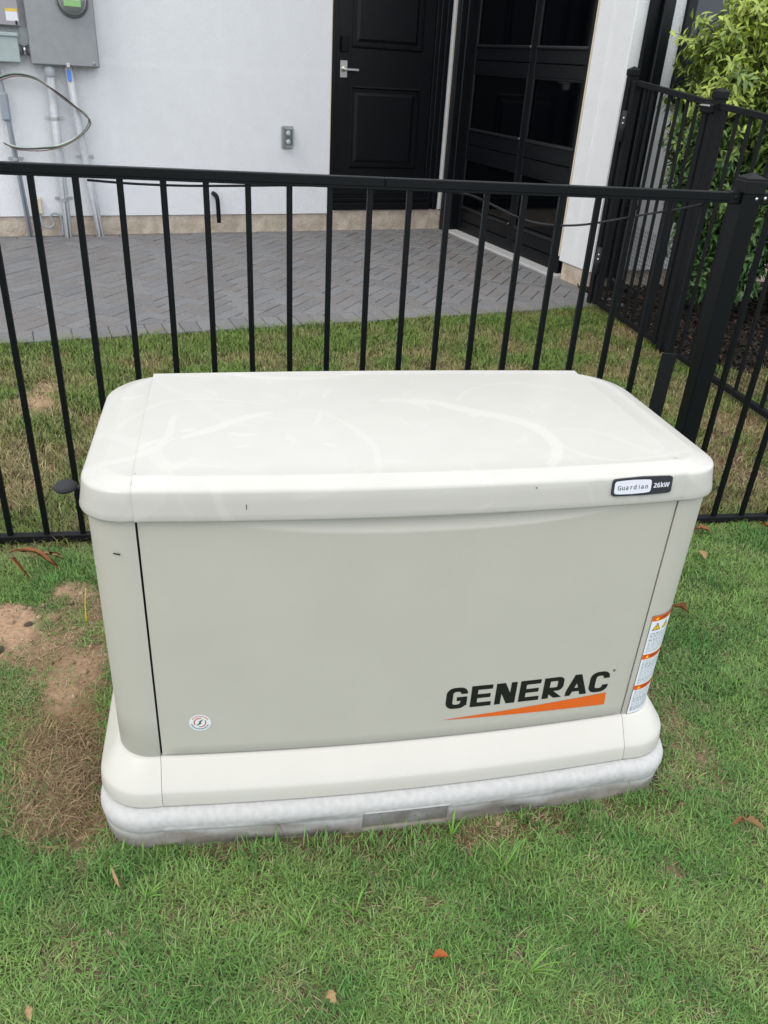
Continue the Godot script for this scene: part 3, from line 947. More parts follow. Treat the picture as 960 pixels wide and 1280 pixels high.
	for w in [1, 3]:
		st = begin(true)
		loft(st, cl, w)
		var path: PackedVector3Array = cl[1][w]
		st.set_smooth_group(1)
		for e in [0, path.size() - 1]:   # the column's edge turns in at the seam
			var a: Vector3 = path[e]
			var sgn := 1.0 if w == 1 else -1.0
			var dz := -0.03 if a.z > -0.3 else 0.03
			quad(st, Vector3(a.x, 0.0965, a.z), Vector3(a.x, 0.658, a.z), Vector3(a.x + 0.002 * sgn, 0.658, a.z + dz), Vector3(a.x + 0.002 * sgn, 0.0965, a.z + dz), Vector3(a.x + sgn, 0.3, a.z))
		obj("corner_column", st, M.body, g)
	st = begin(true)
	loft(st, cl, 2)
	obj("back_panel", st, M.body, g)
	build_door(g)
	# skirt
	var sk := [level(0.59, -0.01, -0.6, 0.07, 0.0955), level(0.6005, 0.003, -0.6105, 0.078, 0.0945), level(0.604, 0.008, -0.614, 0.08, 0.0915), level(0.634, 0.0405, -0.644, 0.1, 0.0445), level(0.6375, 0.044, -0.6475, 0.103, 0.0395), level(0.6395, 0.0462, -0.6495, 0.104, 0.034), level(0.6415, 0.049, -0.6515, 0.105, 0.006), level(0.6405, 0.048, -0.6505, 0.105, 0.0015), level(0.62, 0.02, -0.63, 0.1, 0.0008)]
	st = begin(true)
	loft(st, sk, 0)
	loft(st, sk, 2)
	var skirt := obj("base_skirt", st, M.cream, g)
	for w in [1, 3]:
		st = begin(true)
		loft(st, sk, w)
		obj("skirt_end", st, M.cream, skirt)
	build_markings(g, lid)
	# rubber cover of the side lock, hanging open
	st = begin(true)
	var prof := [Vector2(0.0, -0.004), Vector2(0.9, -0.004), Vector2(1.0, 0.0), Vector2(0.9, 0.004), Vector2(0.0, 0.004)]
	var cc := Vector3(-0.636, 0.668, -0.11)
	var bas := Basis.from_euler(Vector3(0.42, 0.25, 0.1))
	for i in prof.size() - 1:
		for k in 28:
			var q := []
			for e in [[i, k], [i, k + 1], [i + 1, k + 1], [i + 1, k]]:
				var a: float = TAU * e[1] / 28.0
				q.append(cc + bas * Vector3(cos(a) * 0.021 * prof[e[0]].x, prof[e[0]].y, sin(a) * 0.015 * prof[e[0]].x))
			quad(st, q[0], q[1], q[2], q[3], cc)
	tube(st, PackedVector3Array([cc + Vector3(0.012, 0, 0), Vector3(-0.607, 0.664, -0.112), Vector3(-0.59, 0.66, -0.112)]), 0.004, 6)
	obj("lock_cover", st, M.rubber, g)

func lid_crown(x: float, t: float) -> float:
	# the top swells a little in the middle and falls away to the back
	return 0.009 * sin(PI * clampf(t, 0.0, 1.0)) * (1.0 - 0.5 * pow(x / 0.55, 2.0)) 

func build_pad(pad: Node3D) -> void:
	# fine levels so that the recess in the front can be pressed in
	var prof := [[-0.14, 0.077], [-0.1, 0.079], [-0.088, 0.0798], [-0.0875, 0.0798], [-0.07, 0.081], [-0.055, 0.0815], [-0.048, 0.0818], [-0.0455, 0.0822], [-0.0435, 0.0838], [-0.0365, 0.0842], [-0.036, 0.0843], [-0.028, 0.0855], [-0.02, 0.0852], [-0.012, 0.0825], [-0.006, 0.078], [-0.002, 0.07], [-0.0002, 0.06], [-0.0001, 0.02]]
	var lv := []
	for p in prof:
		var e: float = p[1] - 0.0855
		lv.append(level(0.643 + e, 0.074 + e, -0.66 - e, 0.1 + e * 0.5, GEN_Y + p[0], 0.019, -1.0, 0.0))
	var x0 := -0.096
	var x1 := 0.095
	# finer front path with exact edges for the recess
	for i in lv.size():
		var f := PackedVector3Array()
		var xs := []
		for k in 120: xs.append(lerpf(-SEAM, SEAM, k / 119.0))
		for e in [x0 - 0.0015, x0 + 0.0015, x1 - 0.0015, x1 + 0.0015]: xs.append(e)
		xs.sort()
		for x in xs:
			var z: float = lv[i][0][0].z + bow(x, 0.019)
			var wav := noise.get_noise_2d(x * 6.0, i * 0.15) * 0.0008
			if x > x0 and x < x1 and prof[i][0] > -0.0878 and prof[i][0] < -0.0362: z = 0.063 + bow(x, 0.019)
			f.append(Vector3(x, lv[i][0][0].y, z + wav))
		lv[i][0] = f
	var st := SurfaceTool.new()
	st.begin(Mesh.PRIMITIVE_TRIANGLES)
	st.set_smooth_group(0)
	for w in 4:
		for i in lv.size() - 1:
			var a: PackedVector3Array = lv[i][w]
			var b: PackedVector3Array = lv[i + 1][w]
			for k in a.size() - 1:
				var cen := Vector3(clampf(a[k].x, -0.4, 0.4) if w % 2 else a[k].x, a[k].y - 0.02, -0.3)
				var q := [a[k], a[k + 1], b[k + 1], b[k]]
				var nrm: Vector3 = (q[2] - q[0]).cross(q[1] - q[0])
				var order := [0, 1, 2, 0, 2, 3] if nrm.dot((q[0] + q[2]) / 2.0 - cen) > 0.0 else [0, 2, 1, 0, 3, 2]
				var recess: bool = w == 0 and a[k].x > x0 - 0.0002 and a[k + 1].x < x1 + 0.0002 and prof[i][0] > -0.0878 and prof[i][0] < -0.037
				st.set_smooth_group(1 if recess else 0)
				for e in order:
					var p: Vector3 = q[e]
					st.set_color(pad_tint(p, recess))
					st.add_vertex(p)
	# top, under the cabinet
	st.set_smooth_group(2)
	for t in [[-0.6, 0.6]]:
		var y := GEN_Y - 0.0003
		for p in [Vector3(-0.55, y, 0.0), Vector3(0.55, y, 0.0), Vector3(0.55, y, -0.6), Vector3(-0.55, y, 0.0), Vector3(0.55, y, -0.6), Vector3(-0.55, y, -0.6)]:
			st.set_color(Color(0.95, 0.95, 0.95))
			st.add_vertex(p)
	st.generate_normals()
	mi("pad_shell", st.commit(), M.pad, pad)

func pad_tint(p: Vector3, recess: bool) -> Color:
	var y := p.y - GEN_Y
	var nz := noise.get_noise_3d(p.x * 7.0, p.y * 30.0, p.z * 7.0)
	var dirt := clampf((-0.046 - y) / 0.022 + nz * 1.1, 0.0, 1.0)
	var c := Color(1, 1, 1).lerp(Color(0.46, 0.4, 0.34), dirt * 0.85)
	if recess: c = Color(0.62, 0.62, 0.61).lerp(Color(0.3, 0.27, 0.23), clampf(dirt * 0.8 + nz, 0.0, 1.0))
	var stain := clampf(1.0 - Vector2((p.x - 0.24) / 0.1, (y + 0.085) / 0.03).length() + nz, 0.0, 1.0) + clampf(1.0 - Vector2((p.x + 0.3) / 0.2, (y + 0.09) / 0.02).length() + nz, 0.0, 1.0)
	return c.lerp(Color(0.09, 0.08, 0.07), clampf(stain * 0.8, 0.0, 0.7))

func door_z(x: float, y: float) -> float:
	var z := bow(x, 0.02) + 0.0005
	# finger grip: the top of the door scoops in below a shallow arc
	var k := (x - 0.017) / 0.39
	if absf(k) < 1.0:
		var arc := 0.657 - 0.036 * pow(1.0 - pow(absf(k), 2.6), 0.8)
		if y > arc: z -= minf(0.008, (y - arc) * 0.4)
	return z

func build_door(g: Node3D) -> void:
	var xs := []
	for k in 61: xs.append(lerpf(-0.5055, 0.5068, k / 60.0))
	var ys := [0.0975, 0.1]
	for k in range(1, 20): ys.append(lerpf(0.1, 0.6, k / 20.0))
	for k in 25: ys.append(lerpf(0.6, 0.659, k / 24.0))
	var st := begin(true)
	var at := func(i: int, j: int) -> Vector3:
		var e := 0.0
		if i == 0 or i == xs.size() - 1: e = 0.0025
		if j == 0: e = 0.0025
		return Vector3(xs[i], ys[j], door_z(xs[i], ys[j]) - e)
	for j in ys.size() - 1:
		for i in xs.size() - 1:
			quad(st, at.call(i, j), at.call(i + 1, j), at.call(i + 1, j + 1), at.call(i, j + 1), Vector3(xs[i], ys[j], -1))
	st.set_smooth_group(1)
	for j in ys.size() - 1:   # turned edges
		for i in [0, xs.size() - 1]:
			var a: Vector3 = at.call(i, j)
			var b: Vector3 = at.call(i, j + 1)
			var back := Vector3(0, 0, -0.025)
			quad(st, a, b, b + back, a + back, Vector3(0, 0.3, -0.01))
	var d := obj("door_panel", st, M.body, g)
	d.set_meta("label", "wide flat front door panel carrying the lettering")
	# a thin lighter strip below the door where the skirt begins is the skirt itself

# pixel art of the writing ----------------------------------------------------
func ring_box(x: float, y: float, x0: float, x1: float, y0: float, y1: float, r: float, tx: float, ty: float) -> bool:
	var rb := func(a0: float, a1: float, b0: float, b1: float, rr: float) -> bool:
		if x < a0 or x > a1 or y < b0 or y > b1: return false
		var dx := maxf(maxf(a0 + rr - x, x - a1 + rr), 0.0)
		var dy := maxf(maxf(b0 + rr - y, y - b1 + rr), 0.0)
		return dx * dx + dy * dy <= rr * rr
	return rb.call(x0, x1, y0, y1, r) and not rb.call(x0 + tx, x1 - tx, y0 + ty, y1 - ty, maxf(r - minf(tx, ty), 0.02))

func letter(ch: String, x: float, y: float, W: float) -> bool:
	var t := 0.2
	var v := 0.25
	match ch:
		"G":
			if x > W * 0.5 and y > 0.36 and y < 0.55 and x < W: return true
			if x > W - v and x < W and y > 0.12 and y <= 0.4: return true
			return ring_box(x, y, 0, W, 0, 1, 0.3, v, t) and not (x > W * 0.6 and y > 0.5 and y < 0.68)
		"C":
			return ring_box(x, y, 0, W, 0, 1, 0.3, v, t) and not (x > W * 0.6 and y > 0.34 and y < 0.66)
		"E":
			if y < 0 or y > 1 or x < 0: return false
			return (x < v) or (x < W and (y < t or y > 1 - t)) or (x < W * 0.94 and absf(y - 0.5) < 0.095)
		"N":
			if y < 0 or y > 1 or x < 0 or x > W: return false
			if x < v - 0.02 or x > W - v + 0.02: return true
			var lx := (1.0 - y) * (W - 0.34)
			return x > lx and x < lx + 0.34
		"R":
			if y < 0 or y > 1 or x < 0: return false
			if x < v: return true
			if y > 0.34 and ring_box(x, y, -0.4, W, 0.34, 1, 0.22, v, 0.18): return true
			var lx := lerpf(W + 0.0, W * 0.42, y / 0.42)
			return y < 0.42 and x < lx and x > lx - 0.33
		"A":
			if y < 0 or y > 1: return false
			var l := y * W * 0.36
			if x < l or x > W - l: return false
			if x < l + 0.28 or x > W - l - 0.28: return true
			return (y > 0.18 and y < 0.36) or y > 0.82
	return false

func logo_texture() -> ImageTexture:
	var w := 1200
	var hh := 360
	var im := Image.create(w, hh, false, Image.FORMAT_RGBA8)
	# the picture spans x 0.07..0.47, y 0.126..0.246
	var word := "GENERAC"
	var pitch := (0.4555 - 0.08 + 0.006) / 7.0
	var H := 0.058
	for j in hh:
		for i in w:
			var x := 0.07 + 0.4 * (i + 0.5) / w
			var y := 0.246 - 0.12 * (j + 0.5) / hh
			var c := Color(0.02, 0.025, 0.03, 0.0)
			if y > 0.176 and y < 0.236 and x > 0.078 and x < 0.458:
				var k := int((x - 0.08) / pitch)
				for m in [k - 1, k]:
					if m < 0 or m > 6: continue
					var lx: float = (x - 0.08 - m * pitch) / H
					var wide := 0.8
					if word[m] == "A":
						wide = 0.96
						lx += 0.07
					if letter(word[m], lx, (y - 0.1765) / H, wide): c = Color(0.055, 0.06, 0.07, 1.0)
			if x > 0.079 and x < 0.4565:
				var k := (x - 0.079) / 0.377
				var rx := 0.4565 - (0.172 - y) * -0.08
				if y > lerpf(0.1465, 0.136, k) and y < lerpf(0.1472, 0.1715, k) and x < rx - 0.003: c = Color(0.83, 0.38, 0.1, 1.0)
			# the small ring of the registered mark
			var d := Vector2(x - 0.4612, y - 0.2335).length()
			if (d < 0.0034 and d > 0.0026) or (d < 0.0016 and x < 0.4618): c = Color(0.2, 0.2, 0.2, 1.0)
			im.set_pixel(i, j, c)
	return ImageTexture.create_from_image(im)

const FONT := {"W": [17, 17, 17, 21, 21, 27, 17], "A": [14, 17, 17, 31, 17, 17, 17], "R": [30, 17, 17, 30, 20, 18, 17], "N": [17, 25, 21, 19, 17, 17, 17], "I": [14, 4, 4, 4, 4, 4, 14], "G": [14, 17, 16, 23, 17, 17, 14]}

func pixel_word(im: Image, word: String, x: int, y: int, s: int, c: Color) -> void:
	for k in word.length():
		for r in 7:
			for b in 5:
				if (FONT[word[k]][r] >> (4 - b)) & 1: im.fill_rect(Rect2i(x + (k * 6 + b) * s, y + r * s, s, s), c)

func warning_triangle(im: Image, cx: int, top: int, high: int) -> void:
	for j in high:
		var half := int(high * 0.58 * j / high)
		for i in range(-half, half + 1):
			var edge: bool = absi(i) > half - 5 or j > high - 6
			im.set_pixel(cx + i, top + j, Color(0.1, 0.1, 0.1) if edge else Color(0.95, 0.75, 0.1))
	im.fill_rect(Rect2i(cx - 3, top + high * 4 / 10, 6, high * 3 / 10), Color(0.1, 0.1, 0.1))
	im.fill_rect(Rect2i(cx - 3, top + high * 8 / 10, 6, 5), Color(0.1, 0.1, 0.1))

func label_texture() -> ImageTexture:
	var w := 320
	var h := 760
	var im := Image.create(w, h, false, Image.FORMAT_RGBA8)
	im.fill(Color(0.86, 0.875, 0.9))
	var bars := [4, 288, 528]
	var r := RandomNumberGenerator.new()
	r.seed = 5
	for b in bars:
		im.fill_rect(Rect2i(4, b, w - 8, 38), Color(0.82, 0.36, 0.12))
		pixel_word(im, "WARNING", 64, b + 8, 3, Color(0.1, 0.08, 0.08))
		for j in 22: im.fill_rect(Rect2i(40 - j / 2, b + 8 + j, j, 1), Color(0.98, 0.8, 0.2))
	warning_triangle(im, 50, 54, 56)
	warning_triangle(im, 128, 54, 56)
	for blk in [[130, 284], [334, 524], [574, 748]]:
		var y: int = blk[0]
		while y < blk[1] - 6:
			var x := 16
			var stop := r.randi_range(220, 306)
			var heavy := r.randf() < 0.25
			while x < stop:
				var n := r.randi_range(6, 26)
				im.fill_rect(Rect2i(x, y, mini(n, w - 12 - x), 5 if heavy else 4), Color(0.3, 0.34, 0.42) if heavy else Color(0.5, 0.54, 0.62))
				x += n + 6
			y += 10
	for e in [Rect2i(0, 0, w, 3), Rect2i(0, h - 3, w, 3), Rect2i(0, 0, 3, h), Rect2i(w - 3, 0, 3, h)]: im.fill_rect(e, Color(0.15, 0.15, 0.17))
	return ImageTexture.create_from_image(im)

func sticker_texture() -> ImageTexture:
	var n := 256
	var im := Image.create(n, n, false, Image.FORMAT_RGBA8)
	var bolt := PackedVector2Array([Vector2(0.36, 0.42), Vector2(-0.12, 0.12), Vector2(-0.02, 0.04), Vector2(-0.38, -0.44), Vector2(0.14, -0.1), Vector2(0.04, 0.0), Vector2(0.36, 0.42)])
	for j in n:
		for i in n:
			var p := Vector2((i + 0.5) / n * 2.0 - 1.0, 1.0 - (j + 0.5) / n * 2.0)
			var d := p.length()
			var a := rad_to_deg(p.angle())
			var c := Color(0.84, 0.87, 0.88, 1.0 if d < 0.98 else 0.0)
			if d > 0.46 and d < 0.57 and not (a > 30 and a < 75) and not (a < -105 and a > -150): c = Color(0.72, 0.3, 0.22)
			if d > 0.7 and d < 0.84 and int(a / 3.0 + 1000.0) % 3 != 0:
				if a > 20 and a < 150: c = Color(0.75, 0.4, 0.32)
				elif a < -20 and a > -170: c = Color(0.2, 0.25, 0.35)
			if Geometry2D.is_point_in_polygon(p, bolt): c = Color(0.05, 0.06, 0.12)
			im.set_pixel(i, j, c)
	return ImageTexture.create_from_image(im)

func print_mat(t: Texture2D, rough := 0.4) -> StandardMaterial3D:
	var m := StandardMaterial3D.new()
	m.albedo_texture = t
	m.roughness = rough
	m.texture_repeat = false
	m.transparency = BaseMaterial3D.TRANSPARENCY_ALPHA_SCISSOR
	m.alpha_scissor_threshold = 0.5
	return m

func sheet(pts: Callable, nu: int, nv: int) -> ArrayMesh:   # a thin printed film that follows a surface
	var st := begin(true)
	for j in nv:
		for i in nu:
			var q := []
			for e in [[i, j], [i + 1, j], [i + 1, j + 1], [i, j + 1]]: q.append(Vector2(float(e[0]) / nu, float(e[1]) / nv))
			for k in [0, 2, 1, 0, 3, 2]:
				st.set_uv(q[k])
				st.add_vertex(pts.call(q[k]))
	return done(st)

func column_point(s: float, y: float, off: float) -> Vector3:   # along the right corner column from its front seam
	var hl := 0.5965
	var r := 0.076
	var straight := hl - r - SEAM
	if s < straight: return Vector3(SEAM + s, y, off)
	var a := (s - straight) / r
	return Vector3(hl - r + (r + off) * sin(a), y, -r + (r + off) * cos(a))

func build_markings(g: Node3D, lid: Node3D) -> void:
	var o := mi("lettering", sheet(func(q: Vector2) -> Vector3:
		var x := 0.07 + 0.4 * q.x
		return Vector3(x, 0.246 - 0.12 * q.y, bow(x, 0.02) + 0.0011), 20, 2), print_mat(logo_texture(), 0.45), g)
	o.set_meta("label", "black GENERAC lettering above an orange wedge")
	o = mi("bolt_sticker", sheet(func(q: Vector2) -> Vector3:
		var x := -0.4475 + 0.044 * q.x
		return Vector3(x, 0.208 - 0.044 * q.y, bow(x, 0.02) + 0.0011), 4, 2), print_mat(sticker_texture(), 0.4), g)
	o.set_meta("label", "small round sticker with a lightning bolt")
	o = mi("warning_label", sheet(func(q: Vector2) -> Vector3:
		return column_point(0.012 + 0.112 * q.x, 0.373 - 0.278 * q.y, 0.0008), 16, 4), print_mat(label_texture(), 0.45), g)
	o.set_meta("label", "tall warning label with orange bars wrapped round the corner")
	# badge on the lid
	var bd := Node3D.new()
	bd.name = "badge"
	lid.add_child(bd)
	bd.position = Vector3(0.414, 0.696, 0.0055 + bow(0.414, 0.02) + 0.003)
	bd.rotation = Vector3(-0.13, 0.062, 0.0)
	var plate := func(x0: float, x1: float, y0: float, y1: float, z: float, bl: float) -> SurfaceTool:
		# slightly barrel-shaped plate with rounded corners
		var st := begin()
		var pts := PackedVector2Array()
		var r := 0.0055
		var top := PackedVector2Array()
		for k in 13:
			var t: float = [0.0, 0.004, 0.012, 0.025, 0.045, 0.2, 0.5, 0.8, 0.955, 0.975, 0.988, 0.996, 1.0][k]
			var x := lerpf(x0, x1, t)
			top.append(Vector2(x, y1 + bl * sin(PI * t) - (r - sqrt(maxf(0.0, r * r - pow(maxf(0.0, maxf(x0 + r - x, x - x1 + r)), 2.0))))))
		for p in top: pts.append(p)
		for k in 13: pts.append(Vector2(top[12 - k].x, y0 + (y1 - top[12 - k].y)))
		var c := Vector3((x0 + x1) / 2, (y0 + y1) / 2, z - 0.002)
		for k in pts.size():
			var a := pts[k]
			var b := pts[(k + 1) % pts.size()]
			quad(st, Vector3(a.x, a.y, -0.004), Vector3(b.x, b.y, -0.004), Vector3(b.x, b.y, z), Vector3(a.x, a.y, z), c)
			tri(st, Vector3(c.x, c.y, z), Vector3(a.x, a.y, z), Vector3(b.x, b.y, z), c)
		return st
	obj("badge_plate", plate.call(-0.0625, 0.0625, -0.0165, 0.0165, 0.0015, 0.002), M.badge_dark, bd)
	obj("badge_field", plate.call(-0.0585, 0.018, -0.0125, 0.0125, 0.0021, 0.0015), M.badge_white, bd)
	var f1 := SystemFont.new()
	f1.font_names = PackedStringArray(["Droid Sans"])
	var f2 := SystemFont.new()
	f2.font_names = PackedStringArray(["Droid Sans"])
	f2.font_weight = 700
	var x := -0.0525
	var gw := "Guardian"
	for k in gw.length():
		var tm := TextMesh.new()
		tm.font = f1
		tm.text = gw[k]
		tm.font_size = 32
		tm.pixel_size = 0.0118 / 32.0
		tm.depth = 0.0004
		var L := mi("letter", tm, M.badge_dark, bd)
		L.position = Vector3(x + 0.004, -0.0008, 0.0024)
		x += 0.0082 if gw[k] != "i" else 0.0072
	var t2 := TextMesh.new()
	t2.font = f2
	t2.text = "26kW"
	t2.font_size = 32
	t2.pixel_size = 0.0128 / 32.0
	t2.depth = 0.0004
	var L2 := mi("rating", t2, M.badge_white, bd)
	L2.position = Vector3(0.04, 0.0, 0.0018)
	# small scuffs
	for s in [[-0.545, 0.59, 0.012, 0.3]]:
		var sp := begin()
		bbox(sp, Vector3(s[0], s[1], 0.0005), Vector3(s[2], 0.003, 0.0008), 0.0002, Basis(Vector3(0, 0, 1), -s[3]))
		obj("scuff", sp, M.scratch, g)
	for s in [[-0.32, 0.685, 0.0011, 0.01], [0.2, 0.705, 0.002, 0.003]]:
		var sp := begin()
		bbox(sp, Vector3(s[0], s[1], 0.0082 + bow(s[0], 0.02)), Vector3(s[2], s[3], 0.0008), 0.0002)
		obj("scuff", sp, M.scratch, g)

# ---------------------------------------------------------------- things on the back wall
func build_utilities() -> void:
	var T := func(called: String, label: String, category: String) -> Node3D: return thing(called, label, category, HOUSE_AT, HOUSE_TURN)
	# meter box
	var b: Node3D = T.call("meter_box", "large grey steel meter box with a round meter, on the white wall", "meter box")
	box_part("cabinet", -3.682, -3.194, 1.278, 2.3, 0.0, 0.128, M.box_grey, b, 0.006)
	box_part("cover", -3.676, -3.2, 1.284, 2.294, 0.128, 0.14, M.box_grey, b, 0.004)
	var st := begin(true)
	lathe(st, Vector3(-3.346, 1.712, 0.14), Vector3(0, 0, 1), [Vector2(0.116, 0.0), Vector2(0.116, 0.012), Vector2(0.108, 0.018), Vector2(0.1, 0.018), Vector2(0.096, 0.03), Vector2(0.088, 0.032), Vector2(0.0, 0.032)], 40)
	obj("meter_ring", st, M.box_grey, b)
	st = begin(true)
	lathe(st, Vector3(-3.346, 1.712, 0.14), Vector3(0, 0, 1), [Vector2(0.0, 0.033), Vector2(0.083, 0.034), Vector2(0.083, 0.06), Vector2(0.0, 0.06)], 32)
	var face := obj("meter_face", st, M.outlet_grey, b)
	st = begin()
	bbox(st, Vector3(-3.35, 1.72, 0.2025), Vector3(0.12, 0.1, 0.003), 0.001)
	obj("meter_label", st, M.green_print, face)
	st = begin()
	bbox(st, Vector3(-3.35, 1.735, 0.2055), Vector3(0.09, 0.05, 0.002), 0.0005)
	obj("meter_display", st, M.white_print, face)
	st = begin(true)
	lathe(st, Vector3(-3.346, 1.712, 0.14), Vector3(0, 0, 1), [Vector2(0.092, 0.033), Vector2(0.092, 0.085), Vector2(0.086, 0.1), Vector2(0.07, 0.108), Vector2(0.0, 0.112)], 36)
	obj("meter_glass", st, M.clear, b)
	st = begin()
	bbox(st, Vector3(-3.425, 1.286, 0.144), Vector3(0.026, 0.03, 0.012), 0.003)
	obj("hasp", st, M.zinc, b)
	st = begin(true)
	lathe(st, Vector3(-3.235, 1.305, 0.14), Vector3(0, 0, 1), [Vector2(0.014, 0.0), Vector2(0.012, 0.004), Vector2(0.0, 0.005)], 16)
	obj("knockout", st, M.box_grey, b)
	# disconnect boxes
	b = T.call("disconnect_box", "mauve grey electrical box with a yellow and white label, left of the meter box", "electrical box")
	box_part("cabinet", -4.15, -3.722, 1.52, 2.1, 0.0, 0.118, M.box_mauve, b, 0.005)
	box_part("cover", -4.145, -3.727, 1.524, 2.09, 0.118, 0.13, M.box_mauve, b, 0.004)
	box_part("label_sheet", -3.815, -3.735, 1.552, 1.628, 0.13, 0.1312, M.white_print, b, 0.0002)
	box_part("label_stripe", -3.815, -3.735, 1.612, 1.63, 0.1312, 0.132, M.yellow, b, 0.0002)
	box_part("lock_tab", -3.756, -3.742, 1.53, 1.556, 0.132, 0.142, M.rubber, b, 0.002)
	b = T.call("junction_box", "pale green grey junction box with overhanging lid, lowest box on the wall", "electrical box")
	box_part("cabinet", -4.1, -3.757, 1.285, 1.46, 0.0, 0.112, M.box_green, b, 0.005)
	box_part("cover", -4.105, -3.75, 1.452, 1.478, 0.0, 0.125, M.box_green, b, 0.005)
	st = begin(true)
	lathe(st, Vector3(-3.757, 1.37, 0.06), Vector3(1, 0, 0), [Vector2(0.0, 0.0), Vector2(0.036, 0.0), Vector2(0.036, 0.02), Vector2(0.029, 0.022), Vector2(0.029, 0.055), Vector2(0.036, 0.056), Vector2(0.036, 0.075), Vector2(0.0, 0.075)], 18)
	obj("pipe_nipple", st, M.zinc, b)
	# conduits
	b = T.call("conduit_pipe", "upright white grey plastic pipe below the meter box, left one of the pair", "pipe")
	st = begin(true)
	tube(st, PackedVector3Array([Vector3(-3.56, 1.28, 0.06), Vector3(-3.57, 0.7, 0.058), Vector3(-3.578, -0.04, 0.055)]), 0.0315, 16)
	obj("pipe", st, M.pvc, b)
	st = begin(true)
	lathe(st, Vector3(-3.56, 1.2, 0.06), Vector3(0, 1, 0), [Vector2(0.032, 0.0), Vector2(0.039, 0.002), Vector2(0.039, 0.06), Vector2(0.03, 0.078)], 16)
	obj("coupling", st, M.pvc, b)
	b = T.call("conduit_pipe", "leaning white grey plastic pipe with a blue tag, right one of the pair", "pipe")
	st = begin(true)
	tube(st, PackedVector3Array([Vector3(-3.425, 1.28, 0.07), Vector3(-3.4, 0.95, 0.068), Vector3(-3.36, 0.45, 0.064), Vector3(-3.315, -0.04, 0.06)]), 0.0305, 16)
	obj("pipe", st, M.pvc, b)
	st = begin()
	bbox(st, Vector3(-3.424, 1.215, 0.104), Vector3(0.03, 0.075, 0.004), 0.001)
	obj("tag", st, M.blue, b)
	b = T.call("conduit_pipe", "thin dark grey conduit with a fitting box, furthest left on the wall", "pipe")
	st = begin(true)
	tube(st, PackedVector3Array([Vector3(-3.93, 1.28, 0.06), Vector3(-3.912, 1.0, 0.055), Vector3(-3.87, 0.0, 0.05)]), 0.019, 12)
	obj("pipe", st, M.conduit, b)
	st = begin()
	bbox(st, Vector3(-3.918, 0.98, 0.06), Vector3(0.068, 0.2, 0.06), 0.015)
	obj("fitting", st, M.conduit, b)
	# loose loop of cables
	b = T.call("wire_loop", "loose loop of thin coloured wires hanging below the meter box", "wire")
	var base := [[-3.96, 1.16], [-3.92, 1.185], [-3.801, 1.212], [-3.663, 1.186], [-3.504, 1.077], [-3.352, 0.958], [-3.322, 0.895], [-3.4, 0.805], [-3.545, 0.728], [-3.704, 0.7], [-3.83, 0.7], [-3.909, 0.71], [-3.973, 0.74]]
	var ms := [M.wire_white, M.wire_green, M.rubber, M.wire_red]
	for k in 4:
		var pts := []
		for i in base.size():
			pts.append(Vector3(base[i][0] + rng.randf_range(-0.008, 0.008) + k * 0.003, base[i][1] + rng.randf_range(-0.007, 0.007) - k * 0.004, 0.12 + k * 0.006))
		st = begin(true)
		tube(st, curve(pts, 0.03), 0.005, 6)
		obj("strand", st, ms[k], b)
	# straps that hold the pipes to the wall
	for q in [["conduit_pipe", -3.5665, 0.9, 0.0325], ["conduit_pipe", -3.574, 0.3, 0.0325], ["conduit_pipe_001", -3.375, 0.62, 0.0315], ["conduit_pipe_002", -3.895, 0.6, 0.02]]:
		st = begin()
		lathe(st, Vector3(q[1], q[2], 0.06), Vector3(0, 1, 0), [Vector2(q[3] - 0.002, 0.0), Vector2(q[3] + 0.003, 0.0), Vector2(q[3] + 0.003, 0.022), Vector2(q[3] - 0.002, 0.022)], 14)
		for sd in [-1, 1]: bbox(st, Vector3(q[1] + sd * (q[3] + 0.018), q[2] + 0.011, 0.006), Vector3(0.04, 0.022, 0.008), 0.001)
		obj("strap", st, M.zinc, get_node(q[0]))
	# small telecom box and its lead
	b = T.call("telecom_box", "small beige telecom box with a looped grey lead, low on the wall", "box")
	box_part("case", -3.812, -3.752, 0.19, 0.322, 0.0, 0.05, M.beige, b, 0.008)
	st = begin(true)
	tube(st, curve([Vector3(-3.78, 0.195, 0.03), Vector3(-3.77, 0.11, 0.05), Vector3(-3.72, 0.085, 0.055), Vector3(-3.68, 0.12, 0.055), Vector3(-3.7, 0.175, 0.05), Vector3(-3.66, 0.2, 0.05), Vector3(-3.62, 0.16, 0.05), Vector3(-3.62, 0.02, 0.05)], 0.02), 0.008, 7)
	obj("lead", st, M.conduit, b)
	# outdoor socket
	b = T.call("outdoor_socket", "grey weatherproof socket box on the white wall left of the entry door", "socket")
	box_part("back_box", -1.705, -1.6, 0.725, 0.905, 0.0, 0.035, M.outlet_grey, b, 0.012)
	box_part("socket_face", -1.69, -1.615, 0.745, 0.885, 0.035, 0.045, M.badge_dark, b, 0.006)
	for y in [0.78, 0.85]:
		st = begin(true)
		lathe(st, Vector3(-1.652, y, 0.045), Vector3(0, 0, 1), [Vector2(0.02, 0.0), Vector2(0.018, 0.004), Vector2(0.0, 0.005)], 16)
		obj("receptacle", st, M.pvc, b)
	st = begin()
	bbox(st, Vector3(-1.652, 0.815, 0.08), Vector3(0.09, 0.16, 0.05), 0.015)
	obj("clear_cover", st, M.clear, b)
	# black drain elbow
	st = begin(true)
	tube(st, curve([Vector3(-2.33, 0.345, -0.02), Vector3(-2.33, 0.345, 0.03), Vector3(-2.32, 0.335, 0.06), Vector3(-2.31, 0.29, 0.07), Vector3(-2.305, 0.11, 0.07)], 0.02), 0.019, 12)
	var o := obj("drain_pipe", st, M.black_metal, self)
	o.position = HOUSE_AT
	o.rotation.y = HOUSE_TURN
	tag(o, "short black drain elbow sticking out of the white wall, bent downward", "pipe")
